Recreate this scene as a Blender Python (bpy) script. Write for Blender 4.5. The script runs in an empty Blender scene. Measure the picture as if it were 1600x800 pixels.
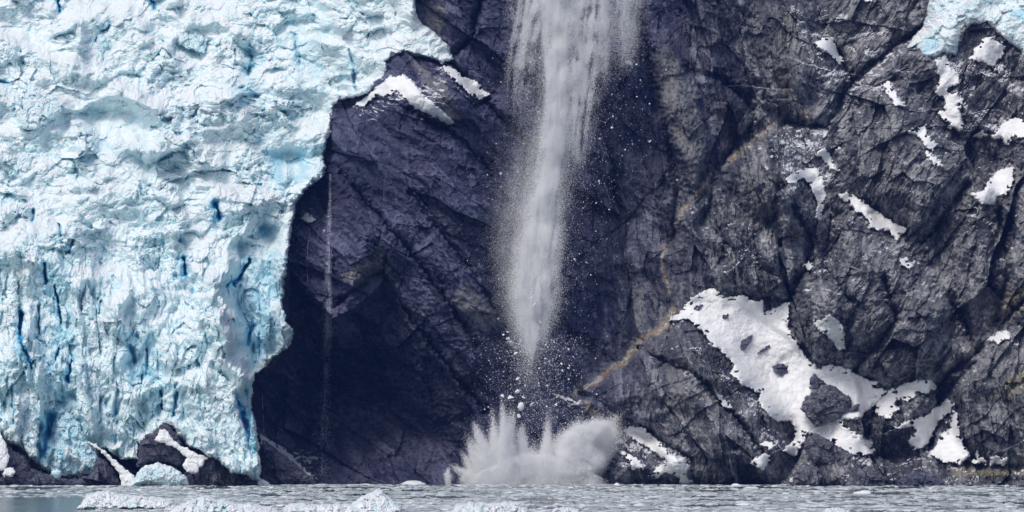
import bpy, math, random
import numpy as np

# ------------------------------------------------------------------ scene, camera, light
scene = bpy.context.scene
C = scene.collection
RND = np.random.RandomState(7)
random.seed(7)

D0, S, HZ, EYE = 700.0, 0.2, 695.0, 12.2     # reference distance, metres per photo pixel there, horizon row, eye height
K = S / D0

cam_d = bpy.data.cameras.new("camera")
cam = bpy.data.objects.new("camera", cam_d)
C.objects.link(cam)
cam.location = (0, 0, EYE)
cam.rotation_euler = (math.radians(90), 0, 0)
cam_d.sensor_width = 36
cam_d.lens = 36 * D0 / (1600 * S)
cam_d.shift_y = (HZ - 400) / 1600
cam_d.clip_start = 1
cam_d.clip_end = 20000
scene.camera = cam

SUN_EL, SUN_AZ = math.radians(50), math.radians(215)   # azimuth clockwise from +Y (the way the camera looks)
world = bpy.data.worlds.new("World")
scene.world = world
world.use_nodes = True
wn = world.node_tree.nodes
sky = wn.new("ShaderNodeTexSky")
sky.sky_type = 'NISHITA'
sky.sun_disc = False
sky.sun_elevation = SUN_EL
sky.sun_rotation = SUN_AZ
sky.dust_density = 3.0
wn["Background"].inputs[1].default_value = 0.12
world.node_tree.links.new(sky.outputs[0], wn["Background"].inputs[0])

sun_d = bpy.data.lights.new("sun", 'SUN')
sun_d.energy = 1.4
sun_d.angle = math.radians(20)
sun_d.color = (1.0, 0.965, 0.92)
sun = bpy.data.objects.new("sun", sun_d)
C.objects.link(sun)
# vector towards the sun
sv = (math.sin(SUN_AZ) * math.cos(SUN_EL), math.cos(SUN_AZ) * math.cos(SUN_EL), math.sin(SUN_EL))
from mathutils import Vector
sun.rotation_euler = Vector(sv).to_track_quat('Z', 'Y').to_euler()
sun.location = (0, 300, 300)

scene.view_settings.view_transform = 'Standard'
scene.view_settings.look = 'None'
scene.view_settings.exposure = 0.1
scene.view_settings.gamma = 1
scene.cycles.max_bounces = 14
scene.cycles.diffuse_bounces = 14
scene.cycles.glossy_bounces = 2
scene.cycles.transmission_bounces = 2
scene.cycles.use_denoising = True
scene.cycles.caustics_reflective = False
scene.cycles.caustics_refractive = False

RES = 1.3          # grid step of the rock sheet, photo pixels
RES_ICE = 1.3


# ------------------------------------------------------------------ maths helpers
def world_pt(u, v, Y):
    return (u - 800.0) * K * Y, Y, EYE - (v - HZ) * K * Y


def _h(ix, iy, s):
    with np.errstate(over='ignore'):
        n = (ix.astype(np.uint32) * np.uint32(374761393) + iy.astype(np.uint32) * np.uint32(668265263)
             + np.uint32((s * 974634777) & 0xffffffff))
        n = (n ^ (n >> np.uint32(13))) * np.uint32(1274126177)
        n = n ^ (n >> np.uint32(16))
        n = n * np.uint32(2246822519)
        n = n ^ (n >> np.uint32(15))
    return n


def hash01(ix, iy, s):
    return _h(ix, iy, s).astype(np.float32) / np.float32(4294967295.0)


def noise(x, y, s=0):
    """gradient noise, about -1..1"""
    x = np.asarray(x, np.float32); y = np.asarray(y, np.float32)
    x0 = np.floor(x); y0 = np.floor(y)
    ix = x0.astype(np.int64); iy = y0.astype(np.int64)
    fx = x - x0; fy = y - y0
    ux = fx * fx * fx * (fx * (fx * 6 - 15) + 10)
    uy = fy * fy * fy * (fy * (fy * 6 - 15) + 10)

    def g(dx, dy):
        a = hash01(ix + dx, iy + dy, s) * np.float32(6.2831853)
        return np.cos(a) * (fx - dx) + np.sin(a) * (fy - dy)
    n0 = g(0, 0); n0 = n0 + (g(1, 0) - n0) * ux
    n1 = g(0, 1); n1 = n1 + (g(1, 1) - n1) * ux
    return (n0 + (n1 - n0) * uy) * 1.5


def fbm(x, y, oct=4, s=0, gain=0.5):
    a, t, n = 1.0, 0.0, 0.0
    for k in range(oct):
        t = t + a * noise(x, y, s + k * 17)
        n += a
        a *= gain; x = x * 2.03 + 11.3; y = y * 2.03 - 7.1
    return t / n


def ridged(x, y, oct=4, s=0, gain=0.5):
    a, t, n = 1.0, 0.0, 0.0
    for k in range(oct):
        t = t + a * (1 - 2 * np.abs(noise(x, y, s + k * 17)))
        n += a
        a *= gain; x = x * 2.07 + 3.3; y = y * 2.07 - 9.1
    return t / n


def cells(x, y, s=0):
    """voronoi: (random tilted plate height, edge distance F2-F1, cell random)"""
    x = np.asarray(x, np.float32); y = np.asarray(y, np.float32)
    ix = np.floor(x).astype(np.int64); iy = np.floor(y).astype(np.int64)
    f1 = np.full(x.shape, 9.0, np.float32); f2 = f1.copy()
    bx = np.zeros(x.shape, np.float32); by = bx.copy()
    ci = np.zeros(x.shape, np.int64); cj = ci.copy()
    for dx in (-1, 0, 1):
        for dy in (-1, 0, 1):
            cx = ix + dx; cy = iy + dy
            px = cx + hash01(cx, cy, s); py = cy + hash01(cx, cy, s + 1)
            ex = x - px; ey = y - py
            d = ex * ex + ey * ey
            near = d < f1
            f2 = np.where(near, f1, np.minimum(f2, d))
            f1 = np.where(near, d, f1)
            bx = np.where(near, ex, bx); by = np.where(near, ey, by)
            ci = np.where(near, cx, ci); cj = np.where(near, cy, cj)
    r = hash01(ci, cj, s + 2)
    gx = hash01(ci, cj, s + 3) - 0.5; gy = hash01(ci, cj, s + 4) - 0.5
    h = (r - 0.5) + 2.2 * (gx * bx + gy * by)
    return h, np.sqrt(f2) - np.sqrt(f1), r


def smooth(a, b, x):
    t = np.clip((x - a) / (b - a), 0, 1)
    return t * t * (3 - 2 * t)


def sdf(poly, u, v):
    """signed distance to a polygon, positive inside"""
    u = np.asarray(u, np.float32); v = np.asarray(v, np.float32)
    d = np.full(u.shape, 1e12, np.float32)
    ins = np.zeros(u.shape, bool)
    n = len(poly)
    for i in range(n):
        x0, y0 = poly[i]; x1, y1 = poly[(i + 1) % n]
        ex, ey = x1 - x0, y1 - y0
        L = ex * ex + ey * ey + 1e-9
        t = np.clip(((u - x0) * ex + (v - y0) * ey) / L, 0, 1)
        dx = u - x0 - t * ex; dy = v - y0 - t * ey
        d = np.minimum(d, dx * dx + dy * dy)
        if y0 != y1:
            c = ((y0 <= v) & (v < y1)) | ((y1 <= v) & (v < y0))
            xx = x0 + (v - y0) / (y1 - y0) * ex
            ins ^= c & (u < xx)
    d = np.sqrt(d)
    return np.where(ins, d, -d)


def pld(line, u, v):
    """distance to an open polyline"""
    d = np.full(np.shape(u), 1e12, np.float32)
    for (x0, y0), (x1, y1) in zip(line[:-1], line[1:]):
        ex, ey = x1 - x0, y1 - y0
        L = ex * ex + ey * ey + 1e-9
        t = np.clip(((u - x0) * ex + (v - y0) * ey) / L, 0, 1)
        dx = u - x0 - t * ex; dy = v - y0 - t * ey
        d = np.minimum(d, dx * dx + dy * dy)
    return np.sqrt(d)


def blur(a, r, it=2):
    for _ in range(it):
        for ax in (0, 1):
            p = np.concatenate([np.repeat(np.take(a, [0], ax), r + 1, ax), a, np.repeat(np.take(a, [-1], ax), r, ax)], ax)
            c = np.cumsum(p.astype(np.float64), ax)
            n = a.shape[ax]
            a = ((np.take(c, range(2 * r + 1, 2 * r + 1 + n), ax) - np.take(c, range(0, n), ax)) / (2 * r + 1)).astype(np.float32)
    return a


# ------------------------------------------------------------------ mesh helpers
def mesh_from(name, co, faces, mat, attrs=None, smooth_shade=False):
    me = bpy.data.meshes.new(name)
    n = len(co); m, k = faces.shape
    me.vertices.add(n)
    me.vertices.foreach_set("co", np.ascontiguousarray(co, np.float32).ravel())
    me.loops.add(m * k)
    me.loops.foreach_set("vertex_index", np.ascontiguousarray(faces, np.int32).ravel())
    me.polygons.add(m)
    me.polygons.foreach_set("loop_start", np.arange(0, m * k, k, dtype=np.int32))
    me.polygons.foreach_set("loop_total", np.full(m, k, np.int32))
    me.polygons.foreach_set("use_smooth", np.full(m, smooth_shade, bool))
    for a, val in (attrs or {}).items():
        at = me.attributes.new(a, 'FLOAT', 'POINT')
        at.data.foreach_set("value", np.ascontiguousarray(val, np.float32).ravel())
    me.update(calc_edges=True)
    me.materials.append(mat)
    return me


def link(name, me, parent=None):
    o = bpy.data.objects.new(name, me)
    C.objects.link(o)
    if parent is not None:
        o.parent = parent
    return o


def tag(o, label=None, cat=None, group=None, kind=None):
    if label: o["label"] = label
    if cat: o["category"] = cat
    if group: o["group"] = group
    if kind: o["kind"] = kind
    return o


def empty(name, loc):
    o = bpy.data.objects.new(name, None)
    C.objects.link(o)
    o.location = loc
    o.empty_display_size = 2
    return o


def grid(u0, u1, v0, v1, r):
    nu = int(round((u1 - u0) / r)) + 1; nv = int(round((v1 - v0) / r)) + 1
    return np.meshgrid(np.linspace(u0, u1, nu, dtype=np.float32), np.linspace(v0, v1, nv, dtype=np.float32))


def sheet(name, U, V, Y, mat, mask=None, attrs=None, parent=None, smooth_shade=False, origin=None):
    nv, nu = U.shape
    idx = np.arange(nu * nv, dtype=np.int64).reshape(nv, nu)
    q = np.stack([idx[1:, :-1], idx[1:, 1:], idx[:-1, 1:], idx[:-1, :-1]], -1).reshape(-1, 4)
    x, y, z = world_pt(U, V, Y)
    co = np.stack([x, y, z], -1).reshape(-1, 3)
    if mask is not None:
        mk = mask.ravel()
        q = q[mk[q].all(1)]
        used = np.zeros(nu * nv, bool); used[q.ravel()] = True
        new = np.cumsum(used) - 1
        q = new[q]; co = co[used]
        attrs = {k: a.ravel()[used] for k, a in (attrs or {}).items()}
    if origin is not None:
        co = co - np.array(origin, np.float32)
    me = mesh_from(name, co, q, mat, attrs, smooth_shade)
    return link(name, me, parent)


# ------------------------------------------------------------------ materials
class NT:
    def __init__(s, name):
        s.m = bpy.data.materials.new(name)
        s.m.use_nodes = True
        s.t = s.m.node_tree
        s.n = s.t.nodes
        s.b = s.n["Principled BSDF"]
        s.out = s.n["Material Output"]

    def add(s, typ, **kw):
        n = s.n.new(typ)
        for k, v in kw.items():
            if k.startswith("i_"):
                n.inputs[k[2:].replace("_", " ")].default_value = v
            else:
                setattr(n, k, v)
        return n

    def l(s, a, b):
        s.t.links.new(a, b)

    def attr(s, name):
        return s.add("ShaderNodeAttribute", attribute_name=name).outputs["Fac"]

    def coords(s, scale=(1, 1, 1), rot=(0, 0, 0)):
        tc = s.add("ShaderNodeNewGeometry")
        mp = s.add("ShaderNodeMapping")
        mp.inputs["Scale"].default_value = scale
        mp.inputs["Rotation"].default_value = rot
        s.l(tc.outputs["Position"], mp.inputs[0])
        return mp.outputs[0]

    def noise(s, scale, detail=4, rough=0.55, co=None):
        n = s.add("ShaderNodeTexNoise", i_Scale=scale, i_Detail=detail, i_Roughness=rough)
        s.l(co if co is not None else s.coords(), n.inputs["Vector"])
        return n.outputs["Fac"]

    def ramp(s, fac, stops):
        r = s.add("ShaderNodeValToRGB")
        e = r.color_ramp.elements
        while len(e) < len(stops):
            e.new(0.5)
        for k, (p, c) in enumerate(stops):
            e[k].position = p
            e[k].color = (c, c, c, 1) if not isinstance(c, tuple) else (*c, 1)
        s.l(fac, r.inputs[0])
        return r.outputs[0]

    def mix(s, fac, a, b):
        n = s.add("ShaderNodeMix", data_type='RGBA')
        for val, i in ((fac, 0), (a, 6), (b, 7)):
            if isinstance(val, (int, float)):
                n.inputs[i].default_value = val
            elif isinstance(val, tuple):
                n.inputs[i].default_value = (*val, 1)
            else:
                s.l(val, n.inputs[i])
        return n.outputs[2]

    def math(s, op, a, b=0.0, clamp=False):
        n = s.add("ShaderNodeMath", operation=op, use_clamp=clamp)
        for i, val in enumerate((a, b)):
            if isinstance(val, (int, float)):
                n.inputs[i].default_value = val
            else:
                s.l(val, n.inputs[i])
        return n.outputs[0]

    def bump(s, h, strength, dist):
        n = s.add("ShaderNodeBump", i_Strength=strength, i_Distance=dist)
        s.l(h, n.inputs["Height"])
        s.l(n.outputs[0], s.b.inputs["Normal"])
        return n


def rock_material(name, base_warm=None, dust=True):
    m = NT(name)
    big = m.noise(0.05, 5, 0.6)
    mid = m.noise(0.45, 8, 0.72)
    streak = m.noise(1.0, 5, 0.65, m.coords((0.8, 0.8, 0.07)))
    fine = m.noise(1.0, 4, 0.7, m.coords((2.0, 2.0, 0.35), (0, math.radians(14), 0)))
    fol = m.noise(1.0, 5, 0.7, m.coords((0.16, 0.5, 1.1), (0, math.radians(40), 0)))
    warm = m.attr("warm") if base_warm is None else base_warm
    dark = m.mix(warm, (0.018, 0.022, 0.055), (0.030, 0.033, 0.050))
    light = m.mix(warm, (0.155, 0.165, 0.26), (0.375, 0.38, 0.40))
    f = m.math('ADD', m.math('MULTIPLY', mid, 0.45), m.math('MULTIPLY', streak, 0.3))
    f = m.math('ADD', f, m.math('MULTIPLY', fol, 0.35))
    f = m.math('ADD', f, m.math('MULTIPLY', m.math('SUBTRACT', fine, 0.5), 0.22))
    if base_warm is None:
        f = m.math('ADD', f, m.math('MULTIPLY', m.attr("tone"), 0.15))
    f = m.ramp(f, [(0.42, 0.0), (0.54, 0.22), (0.69, 1.0)])
    col = m.mix(f, dark, light)
    tint = m.ramp(big, [(0.42, 0.0), (0.62, 1.0)])
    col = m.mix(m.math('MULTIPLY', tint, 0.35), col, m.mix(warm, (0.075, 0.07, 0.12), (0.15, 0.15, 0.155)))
    if base_warm is None:
        pale = m.math('MULTIPLY', m.attr("pale"), m.ramp(m.noise(0.5, 6, 0.65), [(0.35, 0.1), (0.6, 1.0)]))
        col = m.mix(pale, col, (0.25, 0.25, 0.245))
        ve = m.attr("vein")
        vc = m.ramp(m.noise(0.35, 4, 0.6), [(0.35, (0.30, 0.19, 0.11)), (0.5, (0.36, 0.32, 0.24)), (0.6, (0.60, 0.60, 0.60)), (0.7, (0.30, 0.16, 0.10))])
        vf = m.math('MULTIPLY', ve, m.ramp(m.noise(0.8, 5, 0.7), [(0.3, 0.3), (0.5, 1.0)]))
        col = m.mix(vf, col, vc)
        lich = m.math('MULTIPLY', m.attr("lichen"), m.ramp(m.noise(0.9, 6, 0.7), [(0.4, 0.1), (0.6, 1.0)]))
        col = m.mix(lich, col, (0.33, 0.30, 0.19))
        geo = m.add("ShaderNodeNewGeometry")
        sep = m.add("ShaderNodeSeparateXYZ"); m.l(geo.outputs["Normal"], sep.inputs[0])
        du = m.math('ADD', sep.outputs[2], m.math('MULTIPLY', m.math('SUBTRACT', m.noise(0.22, 8, 0.68), 0.5), 3.0))
        du = m.math('ADD', du, m.math('MULTIPLY', m.math('SUBTRACT', m.attr("dust"), 1.0), 1.2))
        du = m.ramp(du, [(0.62, 0.0), (0.72, 1.0)])
        col = m.mix(du, col, (0.72, 0.74, 0.80))
    m.l(col, m.b.inputs["Base Color"])
    m.b.inputs["Roughness"].default_value = 0.75
    m.b.inputs["Specular IOR Level"].default_value = 0.25
    hh = m.math('ADD', m.math('MULTIPLY', m.noise(1.6, 6, 0.75), 0.8), m.math('MULTIPLY', fol, 0.7))
    hh = m.math('ADD', hh, m.math('MULTIPLY', streak, 0.4))
    hh = m.math('ADD', hh, m.math('MULTIPLY', fine, 0.5))
    m.bump(hh, 0.6, 0.55)
    return m.m


def ice_material():
    m = NT("glacier_ice")
    blue = m.attr("blue")
    n1 = m.noise(0.045, 5, 0.6)
    n2 = m.noise(0.25, 6, 0.65)
    n3 = m.noise(1.3, 5, 0.7)
    f = m.math('ADD', m.math('MULTIPLY', n1, 0.6), m.math('MULTIPLY', n2, 0.4))
    f = m.ramp(f, [(0.40, 0.0), (0.62, 1.0)])
    f = m.math('MULTIPLY', f, m.attr("pool"))
    col = m.mix(f, (0.745, 0.845, 0.875), (0.50, 0.745, 0.805))
    geo = m.add("ShaderNodeNewGeometry")
    sep = m.add("ShaderNodeSeparateXYZ"); m.l(geo.outputs["Normal"], sep.inputs[0])
    su = m.math('ADD', sep.outputs[2], m.math('MULTIPLY', m.math('SUBTRACT', m.noise(0.12, 5, 0.6), 0.5), 1.4))
    su = m.ramp(su, [(0.22, 0.0), (0.55, 1.0)])
    col = m.mix(su, col, (0.82, 0.885, 0.905))
    grit = m.ramp(n3, [(0.60, 0.0), (0.75, 0.5)])
    grit = m.math('MULTIPLY', grit, m.ramp(m.noise(0.06, 3, 0.5), [(0.45, 0.0), (0.65, 1.0)]))
    col = m.mix(grit, col, (0.55, 0.58, 0.58))
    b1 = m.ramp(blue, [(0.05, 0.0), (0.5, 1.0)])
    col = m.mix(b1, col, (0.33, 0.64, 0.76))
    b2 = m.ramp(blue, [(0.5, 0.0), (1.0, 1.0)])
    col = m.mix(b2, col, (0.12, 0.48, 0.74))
    col = m.mix(m.attr("dirt"), col, (0.16, 0.155, 0.155))
    m.l(col, m.b.inputs["Base Color"])
    m.b.inputs["Roughness"].default_value = 0.6
    m.b.inputs["Specular IOR Level"].default_value = 0.2
    hh = m.math('ADD', m.math('MULTIPLY', n3, 0.6), m.math('MULTIPLY', m.noise(0.5, 5, 0.65), 1.0))
    m.bump(hh, 0.45, 0.5)
    m.b.inputs["Subsurface Weight"].default_value = 0.5
    m.b.inputs["Subsurface Radius"].default_value = (0.35, 0.85, 1.0)
    m.b.inputs["Subsurface Scale"].default_value = 0.55
    return m.m


def snow_material():
    m = NT("snow")
    n = m.noise(0.5, 6, 0.7, m.coords((0.5, 1, 1.5), (0, math.radians(-30), 0)))
    col = m.mix(m.ramp(n, [(0.52, 0.0), (0.74, 0.6)]), (0.92, 0.93, 0.945), (0.58, 0.59, 0.63))
    m.l(col, m.b.inputs["Base Color"])
    m.b.inputs["Roughness"].default_value = 0.8
    m.b.inputs["Specular IOR Level"].default_value = 0.1
    m.bump(m.noise(0.9, 6, 0.65), 0.5, 0.5)
    return m.m


def floe_material():
    m = NT("floe_ice")
    n = m.noise(0.35, 5, 0.6)
    col = m.mix(m.ramp(n, [(0.5, 0.0), (0.68, 1.0)]), (0.95, 0.965, 0.975), (0.70, 0.88, 0.90))
    m.l(col, m.b.inputs["Base Color"])
    m.b.inputs["Roughness"].default_value = 0.45
    m.bump(m.noise(1.5, 6, 0.7), 0.8, 0.4)
    return m.m


def brash_material():
    m = NT("brash")
    m.l(m.ramp(m.attr("tone"), [(0.0, (0.28, 0.33, 0.34)), (0.5, (0.52, 0.57, 0.58)), (0.85, (0.72, 0.75, 0.77)), (1.0, (0.88, 0.90, 0.92))]), m.b.inputs["Base Color"])
    m.b.inputs["Roughness"].default_value = 0.4
    return m.m


def spray_material(name, col):
    m = NT(name)
    d = m.add("ShaderNodeBsdfDiffuse"); d.inputs[0].default_value = (*col, 1)
    t = m.add("ShaderNodeBsdfTranslucent"); t.inputs[0].default_value = (*col, 1)
    x = m.add("ShaderNodeMixShader"); x.inputs[0].default_value = 0.08
    m.l(d.outputs[0], x.inputs[1]); m.l(t.outputs[0], x.inputs[2])
    m.l(x.outputs[0], m.out.inputs["Surface"])
    return m.m


def water_material():
    m = NT("fjord_water")
    n = m.noise(0.02, 4, 0.6)
    col = m.mix(m.ramp(n, [(0.4, 0.0), (0.6, 1.0)]), (0.03, 0.045, 0.05), (0.11, 0.15, 0.15))
    m.l(col, m.b.inputs["Base Color"])
    m.b.inputs["Roughness"].default_value = 0.12
    m.b.inputs["IOR"].default_value = 1.33
    hh = m.math('ADD', m.noise(0.6, 4, 0.6, m.coords((1, 0.6, 1))), m.math('MULTIPLY', m.noise(0.12, 2, 0.5), 2.0))
    m.bump(hh, 0.7, 0.5)
    return m.m


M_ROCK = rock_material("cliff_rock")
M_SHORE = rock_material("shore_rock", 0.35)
M_BROWN = rock_material("brown_rock", 0.75)
M_ICE = ice_material()
M_SNOW = snow_material()
M_FLOE = floe_material()
M_POWDER = spray_material("powder_snow", (0.986, 0.993, 1.0))
M_SPRAY = spray_material("sea_spray", (0.985, 0.99, 0.996))
M_MISTY = spray_material("falling_water", (0.74, 0.79, 0.95))
M_TRICKLE = spray_material("trickling_water", (0.30, 0.31, 0.40))
M_WATER = water_material()
M_BRASH = brash_material()

# ------------------------------------------------------------------ outlines read off the photograph (photo pixels)
GLACIER = [(648, -90), (648, 0), (650, 20), (660, 38), (678, 48), (690, 62), (700, 70), (708, 92), (694, 99), (672, 92), (650, 86),
           (630, 84), (612, 88), (604, 98), (606, 110), (600, 124), (588, 134), (572, 146), (550, 153), (535, 156), (524, 165),
           (520, 185), (517, 205), (510, 220), (505, 240), (510, 262), (505, 273), (492, 285), (475, 300), (464, 315), (460, 335),
           (455, 365), (450, 390), (446, 420), (443, 450), (442, 480), (448, 500), (458, 515), (455, 535), (445, 548), (430, 556),
           (418, 570), (400, 582), (394, 600), (393, 640), (400, 665), (405, 690), (408, 730), (408, 748), (396, 748), (384, 742),
           (360, 738), (345, 722), (330, 714), (312, 704), (290, 694), (268, 668), (258, 662), (245, 678), (222, 692), (214, 716),
           (190, 718), (165, 700), (152, 700), (158, 725), (150, 742), (120, 746), (95, 744), (80, 740), (62, 728), (46, 716), (34, 702),
           (20, 694), (0, 688), (-160, 690), (-160, -90)]
LOBE_LINE = [(345, 455), (352, 500), (372, 545), (392, 585)]           # where the lower front stands before the hanging lobe
UPPER_ICE = [(1450, -90), (1450, 0), (1445, 30), (1440, 45), (1425, 60), (1415, 78), (1432, 74), (1440, 86), (1458, 92), (1475, 84),
             (1495, 86), (1498, 70), (1505, 52), (1520, 40), (1540, 38), (1556, 50), (1572, 66), (1590, 76), (1602, 92), (1720, 110),
             (1720, -90)]
CAVE = [(455, 420), (520, 500), (560, 480), (600, 440), (622, 470), (660, 540), (705, 590), (740, 650), (735, 760), (380, 770),
        (395, 600), (440, 560)]

BUTTRESS = [  # outline, how far it stands out (m), edge width (px)
    ([(1185, 10), (1250, -30), (1300, 60), (1320, 140), (1290, 190), (1230, 185), (1185, 165), (1175, 90)], 5, 18),
    ([(1155, 275), (1200, 200), (1240, 230), (1270, 280), (1235, 330), (1190, 350), (1150, 320)], 6, 16),
    ([(1205, 350), (1215, 300), (1240, 283), (1275, 290), (1280, 330), (1265, 372), (1225, 368)], 6, 12),
    ([(1290, 400), (1300, 340), (1330, 322), (1360, 345), (1420, 385), (1460, 420), (1490, 480), (1470, 560), (1430, 592), (1390, 606),
      (1345, 588), (1300, 568), (1270, 565), (1245, 530), (1235, 500), (1235, 450), (1260, 410)], 9, 22),
    ([(1310, 190), (1360, 135), (1420, 120), (1480, 200), (1500, 260), (1490, 340), (1440, 372), (1370, 335), (1320, 290), (1300, 240)], 7, 26),
    ([(1585, 240), (1720, 200), (1720, 560), (1568, 500), (1540, 440), (1565, 340)], 9, 20),
    ([(1472, 600), (1500, 545), (1560, 500), (1600, 470), (1720, 470), (1720, 760), (1540, 745), (1505, 705), (1482, 650)], 7, 22),
    ([(1030, 520), (1068, 492), (1130, 535), (1180, 592), (1212, 645), (1245, 700), (1210, 760), (1075, 770), (1010, 690), (915, 630), (960, 585)], 7, 20),
    ([(1120, 360), (1160, 340), (1215, 380), (1260, 420), (1230, 470), (1190, 468), (1140, 455), (1110, 440)], 5, 16),
    ([(925, 775), (945, 705), (985, 668), (1030, 690), (1075, 716), (1085, 775)], 9, 22),
    ([(522, 190), (560, 155), (612, 100), (690, 150), (760, 230), (800, 330), (800, 480), (745, 610), (700, 540), (655, 480), (622, 425),
      (600, 425), (545, 480), (512, 400), (508, 280)], 8, 30),
    ([(600, 100), (630, 84), (690, 100), (760, 150), (710, 200), (640, 160)], 5, 14),
    ([(1240, 730), (1265, 680), (1300, 690), (1370, 712), (1450, 712), (1500, 730), (1720, 730), (1720, 790), (1180, 790)], 8, 16),
    ([(1500, 330), (1540, 310), (1560, 420), (1520, 520), (1485, 470), (1495, 400)], 4, 16),
    ([(1180, 365), (1205, 355), (1230, 400), (1215, 430), (1185, 420)], 4, 8),
    ([(1010, 60), (1050, 60), (1095, 150), (1110, 240), (1090, 320), (1060, 260), (1028, 180)], 5, 16),
    ([(1395, 640), (1430, 615), (1470, 625), (1440, 655), (1400, 690), (1375, 700), (1345, 660)], 4, 10),
]
CREASES = [  # line, depth (m), width (px)
    ([(535, 268), (560, 300), (640, 390), (700, 470), (745, 540)], 3.5, 5),
    ([(640, 300), (720, 400), (800, 520)], 2.5, 5),
    ([(595, 425), (640, 490), (690, 560), (760, 640)], 5, 6),
    ([(520, 480), (600, 420), (606, 400)], 3, 5),
    ([(640, 170), (700, 205), (760, 260), (800, 330)], 3.5, 6),
    ([(650, 40), (705, 100), (770, 170), (830, 230)], 4, 6),
    ([(905, 612), (960, 640), (1010, 670), (1080, 720)], 3.5, 6),
    ([(1000, 545), (1090, 590), (1150, 650), (1200, 720)], 3.5, 5),
    ([(1240, 320), (1270, 380), (1258, 420), (1232, 470)], 4, 6),
    ([(1300, 340), (1290, 420), (1330, 470)], 3, 5),
    ([(1490, 470), (1530, 560), (1470, 620), (1455, 700)], 6, 9),
    ([(1600, 470), (1530, 545), (1470, 600)], 5, 7),
    ([(1560, 330), (1575, 420), (1555, 500)], 5, 9),
    ([(1310, 80), (1330, 130), (1400, 70), (1450, 40)], 4, 6),
    ([(1330, 130), (1310, 170), (1290, 200), (1230, 190)], 4, 6),
    ([(1440, 380), (1480, 330), (1510, 290)], 4, 7),
    ([(1370, 640), (1345, 700), (1400, 720)], 3, 6),
    ([(1120, 120), (1170, 160), (1180, 190), (1120, 260), (1100, 350)], 4, 8),
    ([(1000, 20), (1030, 160), (1060, 290), (1050, 370)], 3, 7),
    ([(1330, 590), (1400, 500), (1380, 430)], 4, 7),
    ([(700, 100), (735, 60), (750, 0)], 3, 6),
]
VEIN_LOW = [(897, 618), (915, 603), (935, 590), (965, 570), (990, 545), (1020, 520), (1034, 508), (1052, 486)]
VEIN_HIGH = [(1052, 486), (1040, 440), (1035, 400), (1060, 340), (1085, 310), (1112, 270), (1150, 245), (1190, 205), (1225, 183), (1262, 172)]
VEIN_FOOT = [(917, 630), (925, 645), (935, 660)]
PALE = [
    [(1015, 90), (1042, 68), (1090, 150), (1106, 230), (1086, 300), (1062, 230), (1030, 170)],
    [(985, 455), (1005, 450), (1010, 480), (1000, 515), (990, 500)],
    [(1195, 100), (1215, 20), (1240, 10), (1250, 100), (1240, 160), (1220, 170)],
    [(1290, 30), (1330, 20), (1330, 80), (1310, 110)],
    [(1160, 270), (1195, 250), (1200, 310), (1180, 340)],
    [(700, 470), (730, 440), (790, 500), (760, 520)],
    [(640, 90), (700, 130), (720, 190), (690, 180)],
    [(1040, 570), (1070, 560), (1075, 660), (1050, 650)],
    [(1110, 580), (1125, 590), (1130, 650), (1115, 650)],
    [(530, 430), (600, 390), (610, 430), (560, 450)],
    [(660, 0), (700, 10), (690, 50), (670, 40)],
]
LICHEN = [
    [(1545, 495), (1565, 460), (1600, 450), (1620, 470), (1590, 490), (1570, 505)],
    [(1552, 625), (1575, 590), (1640, 560), (1640, 600), (1585, 615)],
    [(1480, 728), (1540, 732), (1720, 730), (1720, 742), (1490, 745)],
    [(1325, 745), (1350, 735), (1345, 752)],
]
DUSTY = [  # regions where snow lies on the small ledges
    ([(1190, 0), (1420, 0), (1420, 110), (1330, 180), (1250, 110), (1190, 40)], 0.85),
    ([(1230, 110), (1330, 60), (1345, 130), (1300, 180)], 1.0),
    ([(1200, 210), (1310, 180), (1320, 280), (1280, 340), (1200, 280)], 1.0),
    ([(1450, 60), (1620, 60), (1620, 220), (1520, 230), (1460, 160)], 0.9),
    ([(560, 120), (700, 100), (720, 190), (560, 200)], 0.95),
    ([(1100, 380), (1200, 360), (1230, 460), (1110, 460)], 0.8),
    ([(1060, 480), (1260, 560), (1260, 740), (1150, 720)], 0.78),
    ([(940, 660), (1100, 660), (1100, 750), (940, 750)], 0.85),
    ([(1330, 360), (1460, 380), (1440, 430), (1330, 400)], 0.7),
    ([(395, 670), (510, 690), (510, 750), (395, 750)], 0.8),
    ([(460, 310), (505, 310), (500, 360), (462, 360)], 0.8),
]


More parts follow.
